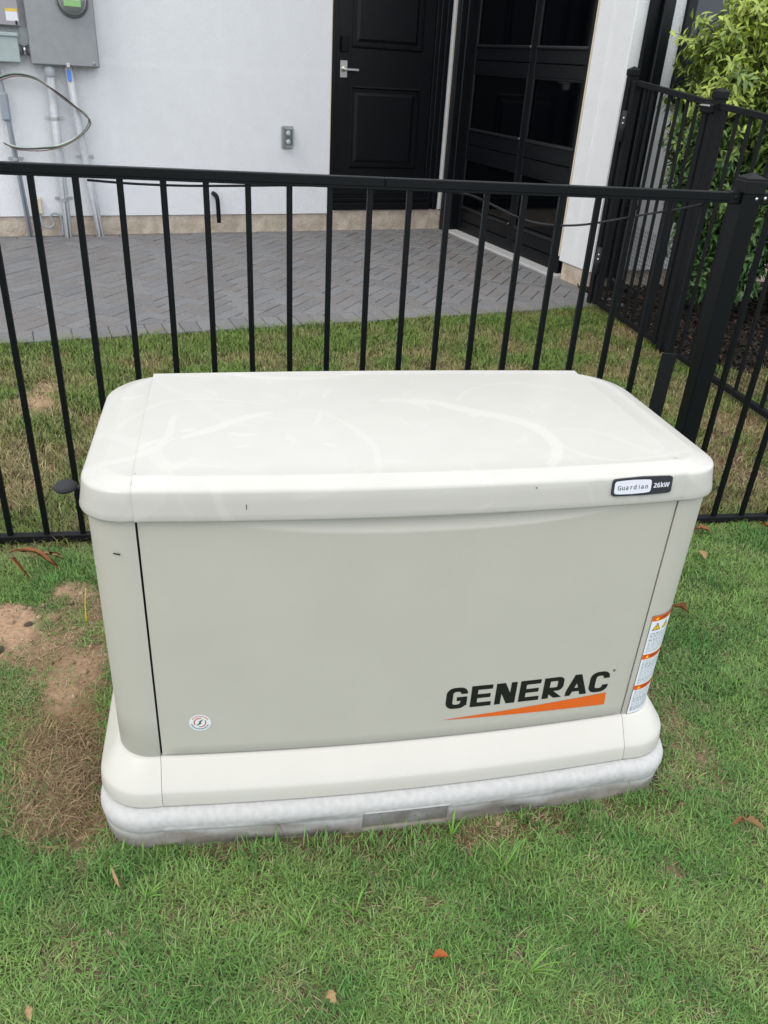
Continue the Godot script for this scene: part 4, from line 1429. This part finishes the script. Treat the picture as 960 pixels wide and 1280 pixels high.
	# downspout at the garage corner
	b = T.call("downspout", "square black downspout running down the garage corner behind the gate", "downspout")
	box_part("pipe", 0.17, 0.262, 0.08, 5.4, 2.442, 2.51, M.black_paint, b, 0.008)
	box_part("corner_board", 0.09, 0.168, 0.1, 5.4, 2.442, 2.475, M.black_metal, b, 0.004)
	for y in [0.6, 2.2, 4.0]:
		box_part("strap", 0.15, 0.282, y, y + 0.03, 2.442, 2.514, M.black_metal, b, 0.002)
	st = begin()
	bbox(st, Vector3(0.216, 0.05, 2.54), Vector3(0.09, 0.07, 0.14), 0.008, Basis(Vector3(1, 0, 0), 0.5))
	obj("outlet", st, M.black_paint, b)

# ---------------------------------------------------------------- shrub behind the side fence
func leaf_mesh(long: float, wide: float, bend: float) -> ArrayMesh:
	var st := begin(true)
	var n := 4
	var L := PackedVector3Array()
	var R := PackedVector3Array()
	var C := PackedVector3Array()
	for i in n + 1:
		var t := float(i) / n
		var w := wide * sin(PI * pow(t, 0.8)) * 0.5
		var y := -bend * t * t * long
		C.append(Vector3(0, y, t * long))
		L.append(Vector3(-w, y + w * 0.4, t * long))
		R.append(Vector3(w, y + w * 0.4, t * long))
	for i in n:
		for q in [[L[i], C[i], C[i + 1], L[i + 1]], [C[i], R[i], R[i + 1], C[i + 1]]]:
			quad(st, q[0], q[1], q[2], q[3], Vector3(0, -10, 0))
	return done(st)

func build_shrub() -> void:
	var specs := [
		{"at": Vector3(3.0, 0, -3.9), "h": 1.9, "r": 0.5, "label": "tall bright yellow green shrub against the window behind the side fence", "stems": 75},
		{"at": Vector3(3.75, 0, -3.75), "h": 1.82, "r": 0.52, "label": "dense leafy green shrub at the right edge, beyond the brighter shrub", "stems": 60},
	]
	for sp in specs:
		var s := thing("shrub", sp.label, "shrub", sp.at, 0.0, "")
		var leaves := [[], [], []]
		var tints := [[], [], []]
		var wood := begin(true)
		for k in sp.stems:
			var a := rng.randf() * TAU
			var lean: float = sqrt(rng.randf()) * sp.r
			var high: float = sp.h * rng.randf_range(0.6, 1.02) * (1.0 - 0.12 * pow(lean / sp.r, 2.0))
			var p0 := Vector3(cos(a) * 0.06, 0.0, sin(a) * 0.06)
			var p1 := Vector3(cos(a) * lean * 0.7, high * 0.55, sin(a) * lean * 0.7)
			var p2 := Vector3(cos(a) * lean, high, sin(a) * lean)
			var line := curve([p0, p1, p2], 0.06)
			tube(wood, line, 0.008, 5, 0.003)
			for i in line.size():
				var p: Vector3 = line[i]
				if p.y < 0.12: continue
				# side twigs carrying whorls of leaves
				var twigs := 2 if rng.randf() < 0.6 else 3
				for tw in twigs:
					var ta := rng.randf() * TAU
					var tl := rng.randf_range(0.06, 0.2)
					var dir := Vector3(cos(ta), rng.randf_range(0.1, 0.9), sin(ta)).normalized()
					var q := p + dir * tl
					tube(wood, PackedVector3Array([p, p + dir * tl * 0.5, q]), 0.0028, 4, 0.0015)
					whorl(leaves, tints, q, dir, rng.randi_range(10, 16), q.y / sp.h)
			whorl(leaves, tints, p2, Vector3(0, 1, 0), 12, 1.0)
		obj("stem", wood, M.bark, s)
		var lm := [leaf_mesh(0.062, 0.02, 0.25), leaf_mesh(0.05, 0.018, 0.05), leaf_mesh(0.068, 0.022, 0.45)]
		for v in 3:
			var mm := MultiMesh.new()
			mm.transform_format = MultiMesh.TRANSFORM_3D
			mm.use_colors = true
			mm.mesh = lm[v]
			mm.instance_count = leaves[v].size()
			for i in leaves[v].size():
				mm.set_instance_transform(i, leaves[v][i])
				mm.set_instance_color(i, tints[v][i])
			var f := MultiMeshInstance3D.new()
			f.name = "foliage"
			f.multimesh = mm
			f.material_override = M.leaf
			f.set_meta("kind", "stuff")
			s.add_child(f, true)

func whorl(leaves: Array, tints: Array, at: Vector3, dir: Vector3, n: int, high: float) -> void:
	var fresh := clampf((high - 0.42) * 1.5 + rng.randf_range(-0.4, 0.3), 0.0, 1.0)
	for k in n:
		var a := TAU * k / n * 2.4 + rng.randf()
		var side := dir.cross(Vector3.UP if absf(dir.y) < 0.95 else Vector3.RIGHT).normalized().rotated(dir, a)
		var out := (side + dir * rng.randf_range(-0.1, 1.1)).normalized()
		var bas := Basis.looking_at(-out, (dir + Vector3(0, 0.6, 0) + Vector3(rng.randf() - 0.5, 0, rng.randf() - 0.5) * 0.5).normalized())
		var v := rng.randi() % 3
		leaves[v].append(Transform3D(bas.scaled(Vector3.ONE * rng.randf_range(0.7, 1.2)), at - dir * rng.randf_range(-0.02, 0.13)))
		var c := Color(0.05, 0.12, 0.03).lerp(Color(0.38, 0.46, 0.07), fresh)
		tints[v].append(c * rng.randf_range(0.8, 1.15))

# ---------------------------------------------------------------- grass
func blade_clump(n: int, spread: float, lo: float, hi: float, wide: float, flat: float, sd: int, old := 0.0) -> ArrayMesh:
	var r := RandomNumberGenerator.new()
	r.seed = sd
	var vs := PackedVector3Array()
	var ns := PackedVector3Array()
	var cs := PackedColorArray()
	var ix := PackedInt32Array()
	for k in n:
		var a := r.randf() * TAU
		var root := Vector3(cos(a), 0, sin(a)) * spread * sqrt(r.randf()) + Vector3(0, -0.006, 0)
		var b := r.randf() * TAU
		var lean := r.randf_range(0.25, 1.0) * flat
		var out := Vector3(cos(b), 0, sin(b))
		var side := Vector3(-sin(b), 0, cos(b)).rotated(Vector3.UP, r.randf_range(-0.5, 0.5)) * wide * r.randf_range(0.7, 1.2) * 0.5
		var L := r.randf_range(lo, hi)
		var d0 := (out * sin(lean * 0.6) + Vector3.UP * cos(lean * 0.6)) * L * 0.4
		var d1 := (out * sin(lean * 1.1) + Vector3.UP * cos(lean * 1.1)) * L * 0.35
		var d2 := (out * sin(lean * 1.6) + Vector3.UP * cos(lean * 1.6)) * L * 0.25
		var tint := 0.5 + 1.25 * pow(r.randf(), 1.6)
		var c := Color(tint * r.randf_range(0.9, 1.15), tint, tint * r.randf_range(0.8, 1.1))
		if r.randf() < old: c = Color(2.2, 1.3, 2.2) * r.randf_range(0.7, 1.3)
		var nr := (Vector3.UP * 0.8 + out * -0.4).normalized()
		var i0 := vs.size()
		for p in [root - side, root + side, root + d0 - side, root + d0 + side, root + d0 + d1 - side * 0.7, root + d0 + d1 + side * 0.7, root + d0 + d1 + d2]:
			vs.append(p)
			ns.append(nr)
			cs.append(c)
		for t in [0, 2, 1, 1, 2, 3, 2, 4, 3, 3, 4, 5, 4, 6, 5]: ix.append(i0 + t)
	var arr := []
	arr.resize(Mesh.ARRAY_MAX)
	arr[Mesh.ARRAY_VERTEX] = vs
	arr[Mesh.ARRAY_NORMAL] = ns
	arr[Mesh.ARRAY_COLOR] = cs
	arr[Mesh.ARRAY_INDEX] = ix
	var m := ArrayMesh.new()
	m.add_surface_from_arrays(Mesh.PRIMITIVE_TRIANGLES, arr)
	return m

func scatter(called: String, label: String, meshes: Array, m: Material, spots: Array) -> void:
	# spots: [transform, colour]
	var root := Node3D.new()
	root.name = numbered(called)
	add_child(root)
	tag(root, label, "grass", "", "stuff")
	for v in meshes.size():
		var mine := []
		for i in range(v, spots.size(), meshes.size()): mine.append(spots[i])
		var mm := MultiMesh.new()
		mm.transform_format = MultiMesh.TRANSFORM_3D
		mm.use_colors = true
		mm.mesh = meshes[v]
		mm.instance_count = mine.size()
		for i in mine.size():
			mm.set_instance_transform(i, mine[i][0])
			mm.set_instance_color(i, mine[i][1])
		var o := MultiMeshInstance3D.new()
		o.name = "blades"
		o.multimesh = mm
		o.material_override = m
		o.set_meta("kind", "stuff")
		root.add_child(o, true)

func on_pad(x: float, z: float, e := 0.0) -> bool:
	return absf(x) < 0.638 + e and z < 0.07 + e + bow(clampf(x, -SEAM, SEAM), 0.02) and z > -0.7 - e

func build_grass() -> void:
	var greens := []
	var straws := []
	var backs := []
	var backstraw := []
	# in front of the fence
	for i in 80000:
		var x := rng.randf_range(-1.9, 2.4)
		var z := rng.randf_range(-1.16, 1.05)
		if on_pad(x, z): continue
		var b := bare(x, z)
		var keep := 1.0 - b.x * 1.02
		var thin := noise.get_noise_2d(x * 7.0 + 9.0, z * 7.0)
		if rng.randf() < keep * (0.82 + thin * 0.8):
			var g := clampf(0.5 + noise.get_noise_2d(x * 3.0, z * 3.0 + 30.0) * 1.1, 0.0, 1.0)
			var c := Color(0.092, 0.218, 0.05).lerp(Color(0.185, 0.315, 0.085), g)
			var dryness := clampf(noise_b.get_noise_2d(x * 5.0 + 70.0, z * 5.0) * 1.4 + (0.25 if x < -0.6 and z < 0.1 else 0.0), 0.0, 0.7)
			c = c.lerp(Color(0.27, 0.28, 0.12), dryness * 0.45)
			var s := rng.randf_range(0.65, 1.15) * (1.0 - b.x * 0.35)
			greens.append([Transform3D(Basis(Vector3.UP, rng.randf() * TAU).scaled(Vector3(s, s * rng.randf_range(0.6, 1.05), s)), Vector3(x, ground_height(x, z), z)), c * rng.randf_range(0.85, 1.15)])
		var dry_here := 0.19 + clampf(noise_b.get_noise_2d(x * 6.0 - 20.0, z * 6.0) * 0.95 - 0.04, 0.0, 0.5) + b.x * 0.1
		if x < -0.62 and x > -0.9 and z > -0.36 and z < 0.02: dry_here = 0.95
		if absf(z + 1.12) < 0.07: dry_here = 0.5
		if b.y > 0.5: dry_here *= 0.25
		if rng.randf() < dry_here:
			var s := rng.randf_range(0.6, 1.15)
			var c := Color(0.28, 0.22, 0.13).lerp(Color(0.55, 0.47, 0.32), rng.randf())
			if x < -0.62 and z > -0.4 and z < 0.05: c = Color(0.24, 0.165, 0.09).lerp(Color(0.4, 0.3, 0.18), rng.randf())
			straws.append([Transform3D(Basis(Vector3.UP, rng.randf() * TAU).scaled(Vector3(s, s * rng.randf_range(0.4, 1.0), s)), Vector3(x, ground_height(x, z), z)), c])
	# behind the fence up to the patio: thinner and more yellow
	for i in 62000:
		var x := rng.randf_range(-3.0, 3.4)
		var z := rng.randf_range(-4.7, -1.16)
		var hp := world_to_house(Vector3(x, 0, z))
		if hp.z < 2.86 + noise.get_noise_1d(x * 30.0) * 0.03 and hp.x < 0.02: continue
		if hp.z < 2.5 or in_mulch(x, z): continue
		var b := bare(x, z)
		var lush := clampf(0.57 + noise.get_noise_2d(x * 2.3 + 4.0, z * 2.3) * 1.3, 0.0, 1.0)
		if hp.z < 3.3: lush = minf(1.0, lush + 0.35)
		if rng.randf() < (1.0 - b.x) * (0.5 + 0.5 * lush):
			var c := Color(0.2, 0.19, 0.075).lerp(Color(0.12, 0.195, 0.04), lush)
			var s := rng.randf_range(0.75, 1.25)
			backs.append([Transform3D(Basis(Vector3.UP, rng.randf() * TAU).scaled(Vector3(s, s * rng.randf_range(0.7, 1.15), s)), Vector3(x, ground_height(x, z), z)), c * rng.randf_range(0.8, 1.2)])
		if rng.randf() < 0.1 + (1.0 - lush) * 0.4:
			var s := rng.randf_range(0.7, 1.25)
			backstraw.append([Transform3D(Basis(Vector3.UP, rng.randf() * TAU).scaled(Vector3(s, s * rng.randf_range(0.5, 1.0), s)), Vector3(x, ground_height(x, z), z)), Color(0.27, 0.21, 0.12).lerp(Color(0.5, 0.41, 0.25), rng.randf())])
	# a mat of dead thatch beside the pad
	for i in 1150:
		var a := rng.randf() * TAU
		var d := sqrt(rng.randf())
		var x := -0.765 + cos(a) * d * 0.085
		var z := -0.13 + sin(a) * d * 0.16 + (x + 0.765) * 0.5
		if on_pad(x, z): continue
		var s := rng.randf_range(0.8, 1.5)
		straws.append([Transform3D(Basis(Vector3.UP, rng.randf() * TAU).scaled(Vector3(s, s * 0.8, s)), Vector3(x, ground_height(x, z) + rng.randf() * 0.012, z)), Color(0.17, 0.115, 0.07).lerp(Color(0.42, 0.32, 0.2), pow(rng.randf(), 1.5))])
	# longer tufts left uncut where the mower cannot reach, against the pad
	for i in 230:
		var x := rng.randf_range(-0.68, 0.7)
		var z := rng.randf_range(0.075, 0.125) + bow(clampf(x, -SEAM, SEAM), 0.02)
		if rng.randf() < 0.3:
			x = rng.randf_range(0.645, 0.69)
			z = rng.randf_range(-0.6, 0.08)
		if on_pad(x, z) or rng.randf() < clampf(0.4 + noise.get_noise_1d(x * 14.0) * 2.0, 0.0, 0.9): continue
		var s := rng.randf_range(1.0, 1.6)
		greens.append([Transform3D(Basis(Vector3.UP, rng.randf() * TAU).scaled(Vector3(s * 0.8, s * rng.randf_range(1.0, 1.5), s * 0.8)), Vector3(x, ground_height(x, z), z)), Color(0.1, 0.22, 0.05) * rng.randf_range(0.8, 1.3)])
	var near := []
	for k in 6: near.append(blade_clump(17, 0.03, 0.013, 0.046, 0.0021, 1.42, 100 + k, 0.15))
	scatter("lawn_grass", "short green lawn grass around the generator", near, M.grass, greens)
	var dry := []
	for k in 4: dry.append(blade_clump(7, 0.035, 0.012, 0.045, 0.0011, 1.55, 200 + k))
	scatter("dry_grass", "dead straw coloured grass lying between the green blades", dry, M.straw, straws)
	var farther := []
	for k in 4: farther.append(blade_clump(17, 0.045, 0.02, 0.052, 0.0026, 1.15, 300 + k, 0.18))
	scatter("rear_lawn_grass", "yellowish green grass strip between the fence and the patio", farther, M.grass, backs)
	var fardry := []
	for k in 4: fardry.append(blade_clump(8, 0.045, 0.02, 0.06, 0.0019, 1.55, 400 + k))
	scatter("rear_dry_grass", "dry straw lying in the grass strip behind the fence", fardry, M.straw, backstraw)
	# taller sedge weeds
	var weeds := [
		[-0.54, 0.19, 0.07, "small sprig of long grass in the lawn left of centre, near the pad"],
		[-0.245, 0.3, 0.13, "tall thin weed with one drooping blade below the left half of the pad"],
		[-0.14, 0.28, 0.09, "light green weed sprig in front of the pad's recessed panel"],
		[0.095, 0.125, 0.1, "tuft of long grass growing against the right end of the pad's recessed panel"],
		[0.185, 0.22, 0.12, "broad clump of weedy grass just in front of the pad, right of its recess"],
		[0.16, 0.44, 0.11, "star shaped weed with long spreading blades, nearest the bottom edge"],
		[0.385, 0.39, 0.1, "bright green weed with crossing blades in the lower right lawn"],
		[1.0, -0.25, 0.09, "pale green grass stem standing in the lawn right of the generator"],
	]
	for w in weeds:
		var r := RandomNumberGenerator.new()
		r.seed = int(w[0] * 1000.0) + 77
		var t := thing("weed", w[3], "weed", Vector3(w[0], ground_height(w[0], w[1]), w[1]))
		for k in 7:
			var st := begin(true)
			var a := r.randf() * TAU
			var L: float = w[2] * r.randf_range(0.5, 1.05)
			var bend := r.randf_range(0.5, 1.5)
			var out := Vector3(cos(a), 0, sin(a))
			var side := Vector3(-sin(a), 0, cos(a)) * 0.0019
			var p := Vector3(0, -0.004, 0)
			var ps := [p]
			for i in 7:
				var ang := bend * (0.25 + i / 6.0 * 0.95)
				p += (out * sin(ang) + Vector3.UP * cos(ang)) * L / 7.0
				ps.append(p)
			for i in 7:
				var w0 := 1.0 - pow(i / 7.0, 2.0)
				var w1 := 1.0 - pow((i + 1) / 7.0, 2.0)
				st.set_color(Color(0.13, 0.28, 0.05) * r.randf_range(0.9, 1.1))
				quad(st, ps[i] - side * w0, ps[i] + side * w0, ps[i + 1] + side * w1, ps[i + 1] - side * w1, ps[i] - Vector3.UP)
			obj("blade", st, M.grass, t)

# ---------------------------------------------------------------- fallen leaves and other litter
func curled_leaf(long: float, wide: float, curl: float, sd: int) -> ArrayMesh:
	var r := RandomNumberGenerator.new()
	r.seed = sd
	var st := begin(true)
	var n := 8
	var m := 6
	var P := []
	for i in n + 1:
		var row := []
		var t := float(i) / n
		var w := wide * pow(sin(PI * clampf(t, 0.02, 0.99)), 0.7) * 0.5
		var wl := r.randf_range(0.6, 1.15)
		var wr := r.randf_range(0.6, 1.15)
		var twist := (t - 0.5) * curl * 0.9
		for j in m + 1:
			var s := float(j) / m * 2.0 - 1.0
			var sw := s * w * (wl if s < 0.0 else wr)
			row.append(Vector3(sw * cos(s * curl * 0.8) * cos(twist), absf(s) * absf(sw) * curl + sw * sin(twist) + sin(t * 3.0 + r.randf() * 0.4) * long * 0.14 + r.randf_range(-0.07, 0.07) * wide, (t - 0.5) * long + s * s * long * 0.05 + r.randf_range(-0.04, 0.04) * long))
		P.append(row)
	for i in n:
		for j in m: quad(st, P[i][j], P[i][j + 1], P[i + 1][j + 1], P[i + 1][j], Vector3(0, -1, 0))
	return done(st)

func build_litter() -> void:
	var list := [
		[Vector3(-1.0, 0.03, -0.98), 0.15, 0.026, 1.5, 0.6, M.dry_leaf, "long curled brown leaf lying by the fence foot at the left edge"],
		[Vector3(-0.965, 0.035, -1.02), 0.16, 0.022, 1.6, 1.25, M.dry_leaf, "rolled brown leaf lying across the long curled leaf"],
		[Vector3(-0.93, 0.03, -1.03), 0.1, 0.02, 1.4, 2.0, M.pale_leaf, "folded tan leaf on the grass beside the long curled leaf"],
		[Vector3(-1.05, 0.03, -0.95), 0.1, 0.024, 1.4, 0.2, M.dry_leaf, "brown leaf at the very left edge, below the long curled leaf"],
		[Vector3(0.0, 0.02, 0.396), 0.03, 0.02, 0.5, 1.4, M.rust_leaf, "bright orange scrap of leaf in the lawn at the bottom centre"],
		[Vector3(-0.205, 0.022, 0.435), 0.024, 0.02, 0.6, 0.4, M.pale_leaf, "small tan leaf scrap at the bottom edge, left of the orange scrap"],
		[Vector3(0.761, 0.026, 0.203), 0.055, 0.024, 1.2, 0.7, M.pale_leaf, "pointed tan leaf standing up in the grass at the right edge"],
		[Vector3(0.735, 0.026, 0.2), 0.05, 0.02, 1.0, 1.9, M.dry_leaf, "narrow brown leaf crossing the pointed tan leaf at the right edge"],
		[Vector3(1.0, 0.026, -0.575), 0.075, 0.03, 1.1, 1.5, M.dry_leaf, "curled brown leaf in the grass beside the warning label"],
		[Vector3(1.34, 0.026, -1.03), 0.06, 0.035, 0.8, 1.2, M.dry_leaf, "reddish brown leaf against the bottom rail, right of the generator"],
		[Vector3(1.6, 0.026, -1.01), 0.08, 0.035, 0.9, 0.3, M.rust_leaf, "rust coloured leaf at the fence foot on the right edge"],
		[Vector3(1.247, 0.024, -0.867), 0.05, 0.03, 0.5, 0.1, M.pale_leaf, "pale yellow leaf lying in the lawn below the right stretch of fence"],
		[Vector3(-0.602, 0.022, 0.139), 0.05, 0.008, 0.5, 0.4, M.pale_leaf, "thin dry stalk in the lawn near the pad's left corner"],
		[Vector3(-0.718, 0.022, 0.386), 0.026, 0.014, 0.6, 0.3, M.pale_leaf, "little tan leaf in the bottom left corner"],
	]
	var k := 0
	for l in list:
		k += 1
		var o := mi("dry_leaf", curled_leaf(l[1], l[2], l[3], k), l[5], self)
		o.position = l[0] + Vector3(0, ground_height(l[0].x, l[0].z), 0)
		o.rotation = Vector3(rng.randf_range(-0.3, 0.3), l[4], rng.randf_range(-0.4, 0.4))
		tag(o, l[6], "leaf")
	# mulch and leaf litter under the shrubs
	var bits := []
	for i in 5000:
		var x := rng.randf_range(2.3, 4.4)
		var z := rng.randf_range(-4.7, -2.6)
		if not in_mulch(x, z): continue
		var s := rng.randf_range(0.6, 1.8)
		var c := Color(0.032, 0.027, 0.023).lerp(Color(0.2, 0.1, 0.055), pow(rng.randf(), 14.0))
		bits.append([Transform3D(Basis.from_euler(Vector3(rng.randf_range(-0.5, 0.5), rng.randf() * TAU, rng.randf_range(-0.5, 0.5))).scaled(Vector3.ONE * s), Vector3(x, ground_height(x, z) + 0.008, z)), c])
	scatter("bark_mulch", "dark bark mulch and fallen leaves under the shrubs", [curled_leaf(0.05, 0.02, 0.6, 91), curled_leaf(0.035, 0.025, 0.9, 92)], M.straw, bits)
	# crumbs and grit on the bare soil
	var crumbs := []
	for i in 9000:
		var x := rng.randf_range(-1.7, 1.2)
		var z := rng.randf_range(-1.15, 0.5)
		var b := bare(x, z)
		if on_pad(x, z) or rng.randf() > b.x * 0.9: continue
		var sz := 0.4 + 2.6 * pow(rng.randf(), 5.0)
		var c := Color(0.3, 0.21, 0.13).lerp(Color(0.5, 0.37, 0.25), b.y).lerp(Color(0.1, 0.07, 0.045), rng.randf() * 0.7)
		crumbs.append([Transform3D(Basis.from_euler(Vector3(rng.randf(), rng.randf(), rng.randf()) * TAU).scaled(Vector3.ONE * sz), Vector3(x, ground_height(x, z) + 0.001 + 0.006 * b.y, z)), c])
	var lumps := []
	for v in 3:
		var r := RandomNumberGenerator.new()
		r.seed = 60 + v
		var lst := begin(true)
		lathe(lst, Vector3.ZERO, Vector3.UP, [Vector2(0.0, -0.003 * r.randf_range(0.7, 1.0)), Vector2(0.003, -0.0012), Vector2(0.0036 * r.randf_range(0.7, 1.1), 0.0008), Vector2(0.0, 0.0028)], 6)
		lumps.append(done(lst))
	scatter("soil_crumbs", "crumbs and grit of soil on the bare patches", lumps, M.straw, crumbs)
	# yellow stem beside the cabinet
	var st := begin(true)
	tube(st, curve([Vector3(-0.775, -0.01, -0.735), Vector3(-0.772, 0.05, -0.74), Vector3(-0.766, 0.1, -0.75)], 0.02), 0.0022, 6, 0.001)
	tag(obj("yellow_stem", st, M.yellow, self), "single bright yellow grass stem beside the generator's left side", "stem")
	# clods and pebbles on the sand
	for c: Array in [[-0.93, -0.73, 0.011, "small dark clod in the middle of the bare sandy patch"], [-0.985, -0.62, 0.013, "largest dark clod, on the lower left of the sandy patch"], [-0.9, -0.82, 0.008, "dark pebble on the upper right of the sandy patch, towards the yellow stem"]]:
		var s2 := begin(true)
		var q := Vector3(c[0], ground_height(c[0], c[1]) + c[2] * 0.5, c[1])
		lathe(s2, Vector3.ZERO, Vector3(0, 1, 0), [Vector2(0.0, -c[2] * 0.7), Vector2(c[2] * 0.9, -c[2] * 0.3), Vector2(c[2], c[2] * 0.1), Vector2(c[2] * 0.6, c[2] * 0.5), Vector2(0.0, c[2] * 0.6)], 9)
		var o := obj("clod", s2, M.bark, self)
		o.position = q
		o.scale = Vector3(1.3, 1.0, 0.9)
		o.rotation.y = c[0] * 40.0
		tag(o, c[3], "clod", "clods on the sandy patch")
